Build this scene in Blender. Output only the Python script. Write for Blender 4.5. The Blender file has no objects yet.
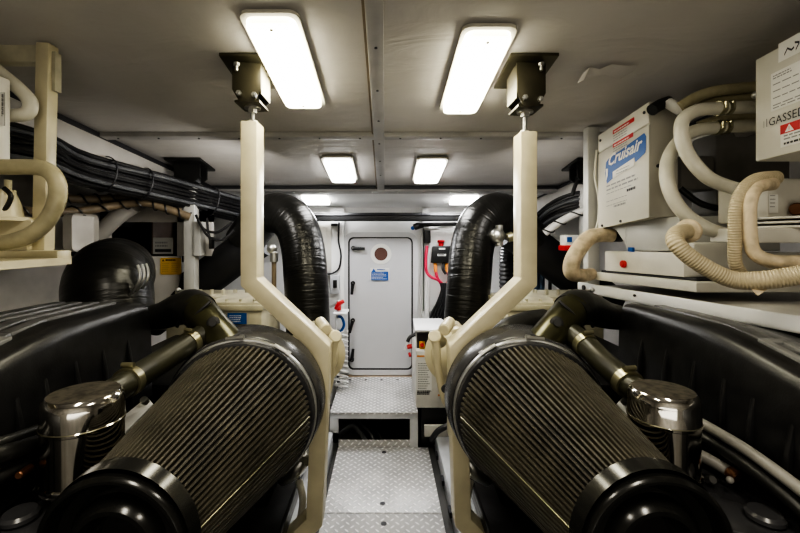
import bpy, bmesh, math, random
from mathutils import Vector, Matrix
random.seed(7)
PI = math.pi
C = bpy.context.scene.collection
EYE = 1.5
F, CX, CY = 400.0, 385.0, 238.0

def P(x, y, Y):
    """a point of the room seen at photo pixel x,y standing Y metres down the aisle"""
    return Vector(((x - CX) / F * Y, Y, EYE - (y - CY) / F * Y))
def PP(lst, Y=None):
    return [P(a[0], a[1], a[2] if len(a) > 2 else Y) for a in lst]
def ceil_z(Y): return EYE + 0.8625 - 0.155 * Y

# ------------------------------------------------------------------ materials
def _nt(name):
    m = bpy.data.materials.new(name); m.use_nodes = True
    nt = m.node_tree; b = nt.nodes['Principled BSDF']
    return m, nt, b
def paint(name, col, rough=0.45, metal=0.0, var=0.12, scale=6.0, bump=0.0, bscale=40.0, dirt=None, spec=0.5, stretch=(1,1,1)):
    m, nt, b = _nt(name)
    N, L = nt.nodes, nt.links
    tc = N.new('ShaderNodeTexCoord'); mp = N.new('ShaderNodeMapping'); mp.inputs['Scale'].default_value = stretch
    L.new(tc.outputs['Object'], mp.inputs['Vector'])
    no = N.new('ShaderNodeTexNoise'); no.inputs['Scale'].default_value = scale; no.inputs['Detail'].default_value = 5
    L.new(mp.outputs[0], no.inputs['Vector'])
    cr = N.new('ShaderNodeValToRGB')
    c = Vector(col[:3])
    dk = Vector(dirt[:3]) if dirt else c * (1 - var * 2)
    cr.color_ramp.elements[0].position = 0.3; cr.color_ramp.elements[0].color = (*dk, 1)
    cr.color_ramp.elements[1].position = 0.6; cr.color_ramp.elements[1].color = (*(c * (1 + var * .5)), 1)
    L.new(no.outputs['Fac'], cr.inputs['Fac']); L.new(cr.outputs['Color'], b.inputs['Base Color'])
    b.inputs['Roughness'].default_value = rough; b.inputs['Metallic'].default_value = metal
    b.inputs['Specular IOR Level'].default_value = spec
    if bump:
        n2 = N.new('ShaderNodeTexNoise'); n2.inputs['Scale'].default_value = bscale; n2.inputs['Detail'].default_value = 3
        L.new(mp.outputs[0], n2.inputs['Vector'])
        bp = N.new('ShaderNodeBump'); bp.inputs['Strength'].default_value = bump; bp.inputs['Distance'].default_value = 0.01
        L.new(n2.outputs['Fac'], bp.inputs['Height']); L.new(bp.outputs[0], b.inputs['Normal'])
    return m
def flat(name, col, rough=0.5, metal=0.0):
    m, nt, b = _nt(name)
    N, L = nt.nodes, nt.links
    no = N.new('ShaderNodeTexNoise'); no.inputs['Scale'].default_value = 30
    mx = N.new('ShaderNodeMix'); mx.data_type = 'RGBA'
    mx.inputs[6].default_value = (*[v * .9 for v in col[:3]], 1); mx.inputs[7].default_value = (*col[:3], 1)
    L.new(no.outputs['Fac'], mx.inputs[0]); L.new(mx.outputs[2], b.inputs['Base Color'])
    b.inputs['Roughness'].default_value = rough; b.inputs['Metallic'].default_value = metal
    return m
def glow(name, col, strength):
    m, nt, b = _nt(name)
    N, L = nt.nodes, nt.links
    # hotter in the middle of the diffuser, fading to its ends
    tc = N.new('ShaderNodeTexCoord'); sp = N.new('ShaderNodeSeparateXYZ'); L.new(tc.outputs['Generated'], sp.inputs[0])
    mr = N.new('ShaderNodeMath'); mr.operation = 'PINGPONG'; mr.inputs[1].default_value = 0.5
    L.new(sp.outputs['Y'], mr.inputs[0])
    rp = N.new('ShaderNodeMapRange'); rp.inputs[1].default_value = 0.0; rp.inputs[2].default_value = 0.2
    rp.inputs[3].default_value = strength * .14; rp.inputs[4].default_value = strength
    L.new(mr.outputs[0], rp.inputs[0])
    b.inputs['Base Color'].default_value = (*col, 1)
    b.inputs['Emission Color'].default_value = (*col, 1)
    L.new(rp.outputs[0], b.inputs['Emission Strength'])
    return m
def checker(name):
    m, nt, b = _nt(name)
    N, L = nt.nodes, nt.links
    def M(op, a, bb=None, cc=None):
        n = N.new('ShaderNodeMath'); n.operation = op
        for i, v in enumerate((a, bb, cc)):
            if v is None: continue
            if isinstance(v, (int, float)): n.inputs[i].default_value = v
            else: L.new(v, n.inputs[i])
        return n.outputs[0]
    tc = N.new('ShaderNodeTexCoord'); sp = N.new('ShaderNodeSeparateXYZ'); L.new(tc.outputs['Object'], sp.inputs[0])
    k = 27.0
    y = M('ADD', sp.outputs['Y'], sp.outputs['Z'])
    u = M('MULTIPLY', M('ADD', M('MULTIPLY', sp.outputs['X'], .7071), M('MULTIPLY', y, .7071)), k)
    v = M('MULTIPLY', M('SUBTRACT', M('MULTIPLY', sp.outputs['X'], .7071), M('MULTIPLY', y, .7071)), k)
    par = M('MODULO', M('ABSOLUTE', M('ADD', M('FLOOR', u), M('FLOOR', v))), 2.0)
    fu = M('SUBTRACT', M('FRACT', u), .5); fv = M('SUBTRACT', M('FRACT', v), .5)
    inv = M('SUBTRACT', 1.0, par)
    A = M('ADD', M('MULTIPLY', fu, par), M('MULTIPLY', fv, inv))
    B = M('ADD', M('MULTIPLY', fv, par), M('MULTIPLY', fu, inv))
    d = M('SQRT', M('ADD', M('POWER', M('DIVIDE', M('ABSOLUTE', A), .46), 2.0), M('POWER', M('DIVIDE', M('ABSOLUTE', B), .17), 2.0)))
    h = M('SUBTRACT', 1.0, M('MINIMUM', d, 1.0)); h = M('MINIMUM', M('MULTIPLY', h, 2.5), 1.0)
    bp = N.new('ShaderNodeBump'); bp.inputs['Strength'].default_value = .8; bp.inputs['Distance'].default_value = .003
    L.new(h, bp.inputs['Height']); L.new(bp.outputs[0], b.inputs['Normal'])
    no = N.new('ShaderNodeTexNoise'); no.inputs['Scale'].default_value = 5; no.inputs['Detail'].default_value = 6
    cr = N.new('ShaderNodeValToRGB')
    cr.color_ramp.elements[0].position = .3; cr.color_ramp.elements[0].color = (.40, .395, .39, 1)
    cr.color_ramp.elements[1].position = .7; cr.color_ramp.elements[1].color = (.58, .57, .56, 1)
    L.new(no.outputs['Fac'], cr.inputs[0])
    mx = N.new('ShaderNodeMix'); mx.data_type = 'RGBA'; L.new(h, mx.inputs[0]); L.new(cr.outputs[0], mx.inputs[6])
    mx.inputs[7].default_value = (.92, .91, .90, 1)
    L.new(mx.outputs[2], b.inputs['Base Color'])
    b.inputs['Metallic'].default_value = .35; b.inputs['Roughness'].default_value = .45
    return m
def ceiling_mat(name):
    m, nt, b = _nt(name)
    N, L = nt.nodes, nt.links
    tc = N.new('ShaderNodeTexCoord')
    n1 = N.new('ShaderNodeTexNoise'); n1.inputs['Scale'].default_value = 1.6; n1.inputs['Detail'].default_value = 6
    L.new(tc.outputs['Object'], n1.inputs['Vector'])
    cr = N.new('ShaderNodeValToRGB')
    cr.color_ramp.elements[0].position = .3; cr.color_ramp.elements[0].color = (.44, .42, .39, 1)
    cr.color_ramp.elements[1].position = .7; cr.color_ramp.elements[1].color = (.56, .54, .52, 1)
    L.new(n1.outputs['Fac'], cr.inputs[0]); L.new(cr.outputs[0], b.inputs['Base Color'])
    mp = N.new('ShaderNodeMapping'); mp.inputs['Scale'].default_value = (2.2, 5.5, 2); L.new(tc.outputs['Object'], mp.inputs[0])
    n2 = N.new('ShaderNodeTexNoise'); n2.inputs['Scale'].default_value = 1.3; n2.inputs['Detail'].default_value = 4; n2.inputs['Distortion'].default_value = 1.2
    L.new(mp.outputs[0], n2.inputs['Vector'])
    n3 = N.new('ShaderNodeTexNoise'); n3.inputs['Scale'].default_value = 14; n3.inputs['Detail'].default_value = 4
    L.new(tc.outputs['Object'], n3.inputs['Vector'])
    ad = N.new('ShaderNodeMath'); ad.operation = 'MULTIPLY_ADD'; ad.inputs[1].default_value = .12
    L.new(n3.outputs['Fac'], ad.inputs[0]); L.new(n2.outputs['Fac'], ad.inputs[2])
    bp = N.new('ShaderNodeBump'); bp.inputs['Strength'].default_value = .28; bp.inputs['Distance'].default_value = .03
    L.new(ad.outputs[0], bp.inputs['Height']); L.new(bp.outputs[0], b.inputs['Normal'])
    b.inputs['Roughness'].default_value = .38
    return m
def ribbed(name, col, freq, axis='Z', rough=.5, strength=.6, metal=0):
    m, nt, b = _nt(name)
    N, L = nt.nodes, nt.links
    at = N.new('ShaderNodeUVMap')
    wv = N.new('ShaderNodeTexWave'); wv.inputs['Scale'].default_value = freq; wv.bands_direction = 'Y'
    wv.inputs['Distortion'].default_value = .4
    L.new(at.outputs[0], wv.inputs['Vector'])
    bp = N.new('ShaderNodeBump'); bp.inputs['Strength'].default_value = strength; bp.inputs['Distance'].default_value = .003
    L.new(wv.outputs['Fac'], bp.inputs['Height']); L.new(bp.outputs[0], b.inputs['Normal'])
    no = N.new('ShaderNodeTexNoise'); no.inputs['Scale'].default_value = 12; no.inputs['Detail'].default_value = 4
    mx = N.new('ShaderNodeMix'); mx.data_type = 'RGBA'
    mx.inputs[6].default_value = (*[v * .6 for v in col], 1); mx.inputs[7].default_value = (*col, 1)
    L.new(no.outputs['Fac'], mx.inputs[0]); L.new(mx.outputs[2], b.inputs['Base Color'])
    b.inputs['Roughness'].default_value = rough; b.inputs['Metallic'].default_value = metal
    return m

K = {}
K['ceil'] = ceiling_mat('ceiling_vinyl')
K['batten'] = paint('batten_grey', (.42, .41, .40), .4, var=.1)
K['hull'] = paint('hull_white', (.58, .56, .53), .5, var=.15, scale=3)
K['white'] = paint('white_paint', (.78, .78, .77), .35, var=.04, scale=3)
K['offwhite'] = paint('offwhite_paint', (.66, .64, .58), .4, var=.08, scale=5)
K['panelgrey'] = paint('pale_grey_panel', (.50, .50, .48), .45, var=.08, scale=4)
K['door'] = paint('door_grey', (.57, .57, .585), .42, var=.03, scale=2)
K['doorframe'] = paint('door_frame', (.60, .60, .61), .4, var=.04)
K['cream'] = paint('cream_enamel', (.62, .565, .40), .33, var=.08, scale=8)
K['creamd'] = paint('cream_grubby', (.52, .49, .37), .4, var=.15, scale=10)
K['floor'] = paint('bilge_dark', (.06, .058, .055), .6, var=.2)
K['checker'] = checker('checker_plate')
K['alu'] = paint('aluminium', (.62, .62, .61), .38, metal=.7, var=.08)
K['girder'] = paint('girder_grey', (.46, .47, .49), .4, var=.1)
K['black'] = flat('black', (.012, .012, .012), .45)
K['blackgloss'] = flat('black_gloss', (.016, .016, .015), .2)
K['blackplastic'] = paint('black_plastic', (.017, .017, .018), .36, var=.25, scale=25, bump=.06, bscale=220)
K['rubber'] = paint('black_rubber', (.018, .018, .017), .42, var=.2, scale=14, bump=.1, bscale=60)
def wrinkle(name, col, rough):
    m, nt, b = _nt(name)
    N, L = nt.nodes, nt.links
    at = N.new('ShaderNodeUVMap'); mp = N.new('ShaderNodeMapping'); mp.inputs['Scale'].default_value = (3.0, 42.0, 1)
    L.new(at.outputs[0], mp.inputs[0])
    no = N.new('ShaderNodeTexNoise'); no.inputs['Scale'].default_value = 1.0; no.inputs['Detail'].default_value = 4; no.inputs['Distortion'].default_value = .6
    L.new(mp.outputs[0], no.inputs['Vector'])
    bp = N.new('ShaderNodeBump'); bp.inputs['Strength'].default_value = .5; bp.inputs['Distance'].default_value = .012
    L.new(no.outputs['Fac'], bp.inputs['Height']); L.new(bp.outputs[0], b.inputs['Normal'])
    mx = N.new('ShaderNodeMix'); mx.data_type = 'RGBA'; mx.inputs[6].default_value = (*[v*.5 for v in col], 1); mx.inputs[7].default_value = (*col, 1)
    L.new(no.outputs['Fac'], mx.inputs[0]); L.new(mx.outputs[2], b.inputs['Base Color'])
    b.inputs['Roughness'].default_value = rough
    return m
K['wrap'] = wrinkle('black_wrapped_hose', (.014, .014, .013), .30)
K['duct'] = paint('black_lagging', (.010, .010, .012), .65, var=.2)
K['pleat'] = paint('pleated_media', (.068, .061, .046), .6, var=.2, scale=9, bump=.2, bscale=300, spec=.3)
K['groove_shade'] = flat('pleat_groove_shade', (.008, .007, .006), .8)  # near-black floors put the shade between the pleats into the colour
K['collar'] = paint('collar_plastic', (.05, .05, .054), .27, var=.2, scale=12)
K['slat_sheen'] = paint('slat_sheen_plastic', (.11, .11, .112), .36, var=.15, scale=12)  # lifted grey paints in the ceiling lights' reflection on the black slats
K['greyhose'] = paint('grey_hose', (.25, .24, .22), .45, var=.12)
K['olive'] = paint('olive_bronze', (.060, .058, .030), .28, metal=.45, var=.2, scale=14)
K['hose'] = paint('grey_green_hose', (.034, .033, .021), .36, var=.2, scale=10)
K['chrome'] = flat('chrome', (.62, .60, .56), .09, 1.0)
K['dusty'] = paint('dusty_chrome', (.085, .075, .06), .6, metal=.4, var=.35, scale=60)
K['brass'] = paint('brass_clamp', (.36, .34, .23), .3, metal=.85, var=.15)
K['steel'] = paint('steel', (.55, .55, .53), .28, metal=.9, var=.12, scale=14)
K['bracket'] = paint('bracket_bronze', (.075, .068, .045), .35, metal=.5, var=.2)
K['lamp'] = glow('lamp_diffuser', (1.0, .94, .72), 28)
K['lampw'] = glow('lamp_diffuser_white', (1.0, .98, .95), 24)
K['lampframe'] = paint('lamp_frame', (.62, .60, .52), .35, var=.05)
K['cable'] = paint('cable_black', (.022, .022, .024), .32, var=.2)
K['cablegrey'] = paint('cable_grey', (.11, .115, .125), .4, var=.15)
K['conduit'] = paint('tan_conduit', (.20, .155, .10), .5, var=.15, scale=12)
K['whitehose'] = paint('white_hose', (.62, .60, .51), .3, var=.08, scale=12)
K['tanhose'] = ribbed('tan_ribbed_hose', (.62, .53, .36), 44, rough=.5, strength=.6)
K['tape'] = paint('tan_tape', (.60, .50, .35), .55, var=.2, scale=22, bump=.35, bscale=60)
K['olivehose'] = paint('khaki_hose', (.42, .38, .25), .42, var=.15, scale=12)
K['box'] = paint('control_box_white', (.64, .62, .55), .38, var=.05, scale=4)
K['boxside_shade'] = paint('control_box_side_shade', (.50, .48, .42), .42, var=.05, scale=4)  # darker copy of the box white, side shade painted into the colour
K['red'] = flat('red', (.55, .025, .03), .4)
K['pink'] = flat('red_pink_cable', (.62, .03, .09), .35)
K['blue'] = flat('blue', (.012, .095, .36), .4)
K['yellow'] = flat('yellow', (.72, .42, .02), .45)
K['orange'] = flat('orange', (.75, .28, .05), .45)
K['ink'] = flat('ink', (.03, .03, .035), .5)
K['inkgrey'] = flat('ink_grey', (.28, .28, .28), .5)
K['paper'] = flat('paper', (.80, .79, .75), .45)
K['brown'] = flat('porthole_brown', (.11, .045, .035), .2)
K['bluehose'] = flat('blue_hose', (.07, .12, .20), .45)
K['card'] = paint('brown_carton', (.12, .085, .065), .6, var=.15)
K['wood'] = paint('varnished_sill', (.40, .31, .22), .4, var=.15, stretch=(.4, 6, 6))
K['copper'] = paint('copper', (.16, .075, .04), .35, metal=.7)
K['emblem'] = paint('emblem_grey', (.20, .20, .195), .5, var=.1, scale=30)

# ------------------------------------------------------------------ mesh builder
class MB:
    def __init__(s):
        s.bm = bmesh.new(); s.mats = []; s.mi = 0; s.M = None
        s.uv = s.bm.loops.layers.uv.new('UVMap')
    def mat(s, m):
        m = K[m] if isinstance(m, str) else m
        if m not in s.mats: s.mats.append(m)
        s.mi = s.mats.index(m); return s
    def _fin(s, verts, faces):
        for f in faces: f.material_index = s.mi
        if s.M is not None:
            for v in verts: v.co = s.M @ v.co
    def poly(s, pts, faces):
        vs = [s.bm.verts.new(p) for p in pts]; fs = []
        for f in faces:
            try: fs.append(s.bm.faces.new([vs[i] for i in f]))
            except ValueError: pass
        s._fin(vs, fs); return vs, fs
    def box(s, a, b, bev=0.0, seg=2):
        x0, x1 = sorted((a[0], b[0])); y0, y1 = sorted((a[1], b[1])); z0, z1 = sorted((a[2], b[2]))
        pts = [(x0,y0,z0),(x1,y0,z0),(x1,y1,z0),(x0,y1,z0),(x0,y0,z1),(x1,y0,z1),(x1,y1,z1),(x0,y1,z1)]
        return s.hexa(pts, bev, seg)
    def hexa(s, pts, bev=0.0, seg=2):
        t = bmesh.new(); vs = [t.verts.new(p) for p in pts]
        for f in [(0,3,2,1),(4,5,6,7),(0,1,5,4),(1,2,6,5),(2,3,7,6),(3,0,4,7)]: t.faces.new([vs[i] for i in f])
        bmesh.ops.recalc_face_normals(t, faces=t.faces)
        if bev: bmesh.ops.bevel(t, geom=list(t.edges), offset=bev, segments=seg, profile=.5, affect='EDGES')
        s._merge(t); return s
    def _merge(s, t):
        t.verts.ensure_lookup_table(); mp = {}; vs = []; fs = []
        for v in t.verts:
            n = s.bm.verts.new(v.co); mp[v] = n; vs.append(n)
        for f in t.faces:
            try: fs.append(s.bm.faces.new([mp[v] for v in f.verts]))
            except ValueError: pass
        t.free(); s._fin(vs, fs)
    def prism(s, outline, depth, bev=0.0):
        """outline: list of 3D points in one plane; depth: vector"""
        t = bmesh.new(); d = Vector(depth); n = len(outline)
        a = [t.verts.new(Vector(p)) for p in outline]; b = [t.verts.new(Vector(p) + d) for p in outline]
        t.faces.new(a); t.faces.new(b[::-1])
        for i in range(n): t.faces.new((a[i], b[i], b[(i+1) % n], a[(i+1) % n]))
        bmesh.ops.recalc_face_normals(t, faces=t.faces)
        if bev: bmesh.ops.bevel(t, geom=list(t.edges), offset=bev, segments=2, profile=.5, affect='EDGES')
        s._merge(t); return s
    def lathe(s, base, axis, prof, n=32, cap=True, wave=None):
        """prof: [(dist along axis, radius)]"""
        base = Vector(base); ax = Vector(axis).normalized()
        q = ax.to_track_quat('Z', 'Y'); X = q @ Vector((1,0,0)); Yv = q @ Vector((0,1,0))
        rings = []; vs = []; fs = []
        for d, r in prof:
            ring = []
            for i in range(n):
                a = 2 * PI * i / n; rr = r if wave is None else wave(i, d, r)
                ring.append(s.bm.verts.new(base + ax * d + (X * math.cos(a) + Yv * math.sin(a)) * max(rr, 1e-5)))
            rings.append(ring); vs += ring
        for k in range(len(rings) - 1):
            for i in range(n):
                j = (i + 1) % n
                f = s.bm.faces.new((rings[k][i], rings[k][j], rings[k+1][j], rings[k+1][i])); fs.append(f)
        if cap:
            fs.append(s.bm.faces.new(rings[0][::-1])); fs.append(s.bm.faces.new(rings[-1]))
        s._fin(vs, fs); return s
    def cyl(s, a, b, r, n=20, bev=0.0):
        a = Vector(a); b = Vector(b); L = (b - a).length
        if bev: pr = [(0, r - bev), (bev, r), (L - bev, r), (L, r - bev)]
        else: pr = [(0, r), (L, r)]
        return s.lathe(a, b - a, pr, n)
    def tube(s, pts, r, n=12, smooth=6, cap=True, vscale=1.0, prof=None):
        """swept tube; r number or per-control-point list; uv.y runs along the length in metres"""
        pts = [Vector(p) for p in pts]; rs = list(r) if isinstance(r, (list, tuple)) else [r] * len(pts)
        if smooth and len(pts) > 2:
            op, orr = [], []
            for i in range(len(pts) - 1):
                p0 = pts[max(i-1, 0)]; p1 = pts[i]; p2 = pts[i+1]; p3 = pts[min(i+2, len(pts)-1)]
                for k in range(smooth):
                    t = k / smooth
                    op.append(.5 * ((2*p1) + (p2-p0)*t + (2*p0-5*p1+4*p2-p3)*t*t + (-p0+3*p1-3*p2+p3)*t**3))
                    orr.append(rs[i] * (1-t) + rs[i+1] * t)
            op.append(pts[-1]); orr.append(rs[-1]); pts, rs = op, orr
        up = None; rings = []; vs = []; fs = []; lens = [0]
        for i in range(1, len(pts)): lens.append(lens[-1] + (pts[i] - pts[i-1]).length)
        for i, p in enumerate(pts):
            if i == 0: tn = pts[1] - pts[0]
            elif i == len(pts) - 1: tn = pts[-1] - pts[-2]
            else: tn = (pts[i+1] - pts[i]).normalized() + (pts[i] - pts[i-1]).normalized()
            tn.normalize()
            if up is None:
                up = Vector((0,0,1)) if abs(tn.z) < .9 else Vector((0,1,0))
            up = (up - tn * up.dot(tn)).normalized(); sd = tn.cross(up)
            ring = []
            for k in range(n):
                a = 2 * PI * k / n
                ring.append(s.bm.verts.new(p + (up * math.cos(a) + sd * math.sin(a)) * rs[i]))
            rings.append(ring); vs += ring
        for i in range(len(rings) - 1):
            for k in range(n):
                j = (k + 1) % n
                f = s.bm.faces.new((rings[i][k], rings[i][j], rings[i+1][j], rings[i+1][k])); fs.append(f)
                for lp, uvv in zip(f.loops, ((k/n, lens[i]), ((k+1)/n, lens[i]), ((k+1)/n, lens[i+1]), (k/n, lens[i+1]))):
                    lp[s.uv].uv = (uvv[0], uvv[1] * vscale)
        if cap:
            fs.append(s.bm.faces.new(rings[0][::-1])); fs.append(s.bm.faces.new(rings[-1]))
        s._fin(vs, fs); return s
    def sqsweep(s, pts, hw, hd, bev=.006):
        """square section swept in an X-Z plane with mitred corners; hw half width in plane, hd half depth in Y"""
        pts = [Vector(p) for p in pts]; t = bmesh.new(); rings = []
        for i, p in enumerate(pts):
            d0 = (pts[i] - pts[i-1]).normalized() if i else None
            d1 = (pts[i+1] - pts[i]).normalized() if i < len(pts) - 1 else None
            if d0 is None: d0 = d1
            if d1 is None: d1 = d0
            n0 = Vector((-d0.z, 0, d0.x)); n1 = Vector((-d1.z, 0, d1.x)); nn = (n0 + n1).normalized()
            k = hw / max(nn.dot(n0), .3)
            rings.append([t.verts.new(p + nn * k * a + Vector((0, hd * b, 0))) for a, b in ((1,1),(1,-1),(-1,-1),(-1,1))])
        for i in range(len(rings) - 1):
            for k in range(4): t.faces.new((rings[i][k], rings[i][(k+1)%4], rings[i+1][(k+1)%4], rings[i+1][k]))
        t.faces.new(rings[0][::-1]); t.faces.new(rings[-1])
        bmesh.ops.recalc_face_normals(t, faces=t.faces)
        if bev: bmesh.ops.bevel(t, geom=list(t.edges), offset=bev, segments=2, profile=.5, affect='EDGES')
        s._merge(t); return s
    def sphere(s, c, r, sc=(1,1,1), u=20, v=12):
        t = bmesh.new(); bmesh.ops.create_uvsphere(t, u_segments=u, v_segments=v, radius=1)
        for w in t.verts: w.co = Vector(c) + Vector((w.co.x*r*sc[0], w.co.y*r*sc[1], w.co.z*r*sc[2]))
        s._merge(t); return s
    def rrect(s, o, ux, uy, w, h, r, thick, n=6):
        """rounded plate centred on o, sides along ux, uy, sticking out along ux x uy by thick"""
        o = Vector(o); ux = Vector(ux).normalized(); uy = Vector(uy).normalized(); nz = ux.cross(uy)
        pts = []
        for cx, cy, a0 in ((1,1,0),(-1,1,PI/2),(-1,-1,PI),(1,-1,3*PI/2)):
            for k in range(n + 1):
                a = a0 + PI/2 * k / n
                pts.append(o + ux * (cx*(w/2-r) + r*math.cos(a)) + uy * (cy*(h/2-r) + r*math.sin(a)))
        return s.prism(pts, nz * thick)
    def frame(s, o, ux, uy, w, h, r, band, thick, n=6):
        """rounded ring (gasket, bezel)"""
        o = Vector(o); ux = Vector(ux).normalized(); uy = Vector(uy).normalized(); nz = ux.cross(uy)
        def loop(e):
            q = []
            for cx, cy, a0 in ((1,1,0),(-1,1,PI/2),(-1,-1,PI),(1,-1,3*PI/2)):
                for k in range(n + 1):
                    a = a0 + PI/2 * k / n
                    q.append(o + ux * (cx*(w/2-r) + (r+e)*math.cos(a)) + uy * (cy*(h/2-r) + (r+e)*math.sin(a)))
            return q
        A, B = loop(0), loop(band); m = len(A)
        pts = A + B + [p + nz*thick for p in A] + [p + nz*thick for p in B]; fs = []
        for i in range(m):
            j = (i+1) % m
            fs += [(i, j, m+j, m+i)[::-1], (2*m+i, 2*m+j, 3*m+j, 3*m+i), (m+i, m+j, 3*m+j, 3*m+i), (i, j, 2*m+j, 2*m+i)[::-1]]
        s.poly(pts, fs); return s
    def text(s, string, o, ux, uy, size, shear=0.0, align='LEFT', sx=1.0, bold=0.0):
        cu = bpy.data.curves.new('t', 'FONT'); cu.body = string; cu.size = size; cu.shear = shear; cu.align_x = align
        cu.offset = bold; cu.resolution_u = 2
        ob = bpy.data.objects.new('t', cu); C.objects.link(ob)
        dg = bpy.context.evaluated_depsgraph_get(); me = bpy.data.meshes.new_from_object(ob.evaluated_get(dg))
        o = Vector(o); ux = Vector(ux).normalized(); uy = Vector(uy).normalized()
        s.poly([o + ux*(v.co.x*sx) + uy*v.co.y for v in me.vertices], [list(p.vertices) for p in me.polygons])
        bpy.data.objects.remove(ob); bpy.data.curves.remove(cu); bpy.data.meshes.remove(me)
        return s
    def quad(s, o, ux, uy, w, h):
        o = Vector(o); ux = Vector(ux).normalized() * w; uy = Vector(uy).normalized() * h
        s.poly([o, o+ux, o+ux+uy, o+uy], [(0,1,2,3)]); return s
    def lines(s, o, ux, uy, w, rows, gap, lh, seed=1):
        """rows of unreadable small print"""
        rnd = random.Random(seed); ux = Vector(ux).normalized(); uy = Vector(uy).normalized(); o = Vector(o)
        for r in range(rows):
            x = 0; end = w * rnd.uniform(.7, 1)
            while x < end:
                l = min(w * rnd.uniform(.06, .16), end - x)
                s.quad(o + ux*x - uy*(r*gap), ux, uy, l, lh); x += l + w*.025
        return s

# ------------------------------------------------------------------ objects
def _mesh(name, mb, off):
    me = bpy.data.meshes.new(name)
    for v in mb.bm.verts: v.co -= off
    mb.bm.normal_update(); mb.bm.to_mesh(me); mb.bm.free()
    for m in mb.mats: me.materials.append(m)
    me.shade_smooth(); me.set_sharp_from_angle(angle=math.radians(38))
    return me
def _link(name, mb, off):
    o = bpy.data.objects.new(name, _mesh(name, mb, off)); C.objects.link(o); return o
def _base(mbs):
    pts = [v.co for m in mbs for v in m.bm.verts]
    lo = [min(p[i] for p in pts) for i in range(3)]; hi = [max(p[i] for p in pts) for i in range(3)]
    return Vector(((lo[0]+hi[0])/2, (lo[1]+hi[1])/2, lo[2]))
class Thing:
    def __init__(s, name, label, cat, group=None, kind=None):
        s.name, s.label, s.cat, s.group, s.kind = name, label, cat, group, kind; s.parts = []
    def part(s, name, mb, parent=None, label=None):
        s.parts.append((name, mb, parent, label)); return len(s.parts) - 1
    def done(s):
        base = _base([p[1] for p in s.parts])
        e = bpy.data.objects.new(s.name, None); C.objects.link(e); e.location = base; e.empty_display_size = .1
        if s.label: e['label'] = s.label; e['category'] = s.cat
        if s.group: e['group'] = s.group
        if s.kind: e['kind'] = s.kind
        made = []
        for name, mb, par, lab in s.parts:
            o = _link(name, mb, base); o.parent = e if par is None else made[par]
            if lab: o['label'] = lab
            made.append(o)
        return e
def single(name, mb, label, cat, group=None, kind=None):
    b = _base([mb]); o = _link(name, mb, b); o.location = b
    o['label'] = label; o['category'] = cat
    if group: o['group'] = group
    if kind: o['kind'] = kind
    return o
def struct(name, mb):
    b = _base([mb]); o = _link(name, mb, b); o.location = b; o['kind'] = 'structure'; return o
X3, Y3, Z3 = Vector((1,0,0)), Vector((0,1,0)), Vector((0,0,1))
def side(s): return 'left' if s < 0 else 'right'
def m(mat): 
    return MB().mat(mat)

# ------------------------------------------------------------------ room shell
def wallx(Y): return 2.6 - .17 * Y
b = m('floor').box((-2.9, -1.0, -.08), (2.9, 3.85, -.03)); struct('floor', b)
for s, nm in ((-1, 'wall_left'), (1, 'wall_right')):
    b = m('hull'); y0, y1 = -.95, 3.75
    b.hexa([(s*wallx(y0), y0, -.03), (s*(wallx(y0)+.06), y0, -.03), (s*(wallx(y1)+.06), y1, -.03), (s*wallx(y1), y1, -.03),
            (s*wallx(y0), y0, ceil_z(y0)), (s*(wallx(y0)+.06), y0, ceil_z(y0)), (s*(wallx(y1)+.06), y1, ceil_z(y1)), (s*wallx(y1), y1, ceil_z(y1))])
    struct(nm, b)
b = m('white').box((-2.05, 3.68, -.03), (2.05, 3.75, ceil_z(3.68))); struct('wall_back', b)
b = m('hull').box((-2.8, -1.0, -.03), (2.8, -.95, ceil_z(-.95))); struct('wall_rear', b)
b = m('ceil'); nx, ny = 40, 44; pts = []; fc = []
for j in range(ny + 1):
    for i in range(nx + 1):
        x = -2.9 + 5.8*i/nx; y = -1.0 + 4.8*j/ny
        sag = .006*math.sin(x*5.1+y*2.3)*math.sin(y*4.1+1.0)
        pts.append((x, y, ceil_z(y) + .004 + abs(sag)))
for j in range(ny):
    for i in range(nx):
        a = j*(nx+1)+i; fc.append((a, a+nx+1, a+nx+2, a+1))
b.poly(pts, fc)
n0 = len(pts); b.poly([(-2.9,-1,ceil_z(-1)+.08),(2.9,-1,ceil_z(-1)+.08),(2.9,3.8,ceil_z(3.8)+.08),(-2.9,3.8,ceil_z(3.8)+.08)], [(0,1,2,3)])
struct('ceiling', b)

def slab(b, x0, x1, y0, y1, t, bev=.004, xe0=None, xe1=None):
    """strip hugging the sloping ceiling"""
    xe0 = x0 if xe0 is None else xe0; xe1 = x1 if xe1 is None else xe1
    b.hexa([(x0,y0,ceil_z(y0)-t),(x1,y0,ceil_z(y0)-t),(xe1,y1,ceil_z(y1)-t),(xe0,y1,ceil_z(y1)-t),
            (x0,y0,ceil_z(y0)+.004),(x1,y0,ceil_z(y0)+.004),(xe1,y1,ceil_z(y1)+.004),(xe0,y1,ceil_z(y1)+.004)], bev)
b = m('batten'); slab(b, -.058, -.004, -.9, 3.1, .03)
b.mat('ink')
for k in range(12):
    yy = -.3 + .27*k; b.cyl((-.03, yy, ceil_z(yy)-.0285), (-.03, yy, ceil_z(yy)-.033), .005, 8)
b.mat('conduit'); slab(b, -.068, -.058, -.9, 3.05, .008, 0)
struct('trim_1', b)
b = m('batten'); slab(b, -1.75, 1.75, 2.06, 2.11, .02); b.mat('ink')
for k in range(16):
    x = -1.6 + .21*k; b.cyl((x, 2.085, ceil_z(2.085)-.019), (x, 2.085, ceil_z(2.085)-.023), .005, 8)
struct('trim_2', b)
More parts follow.
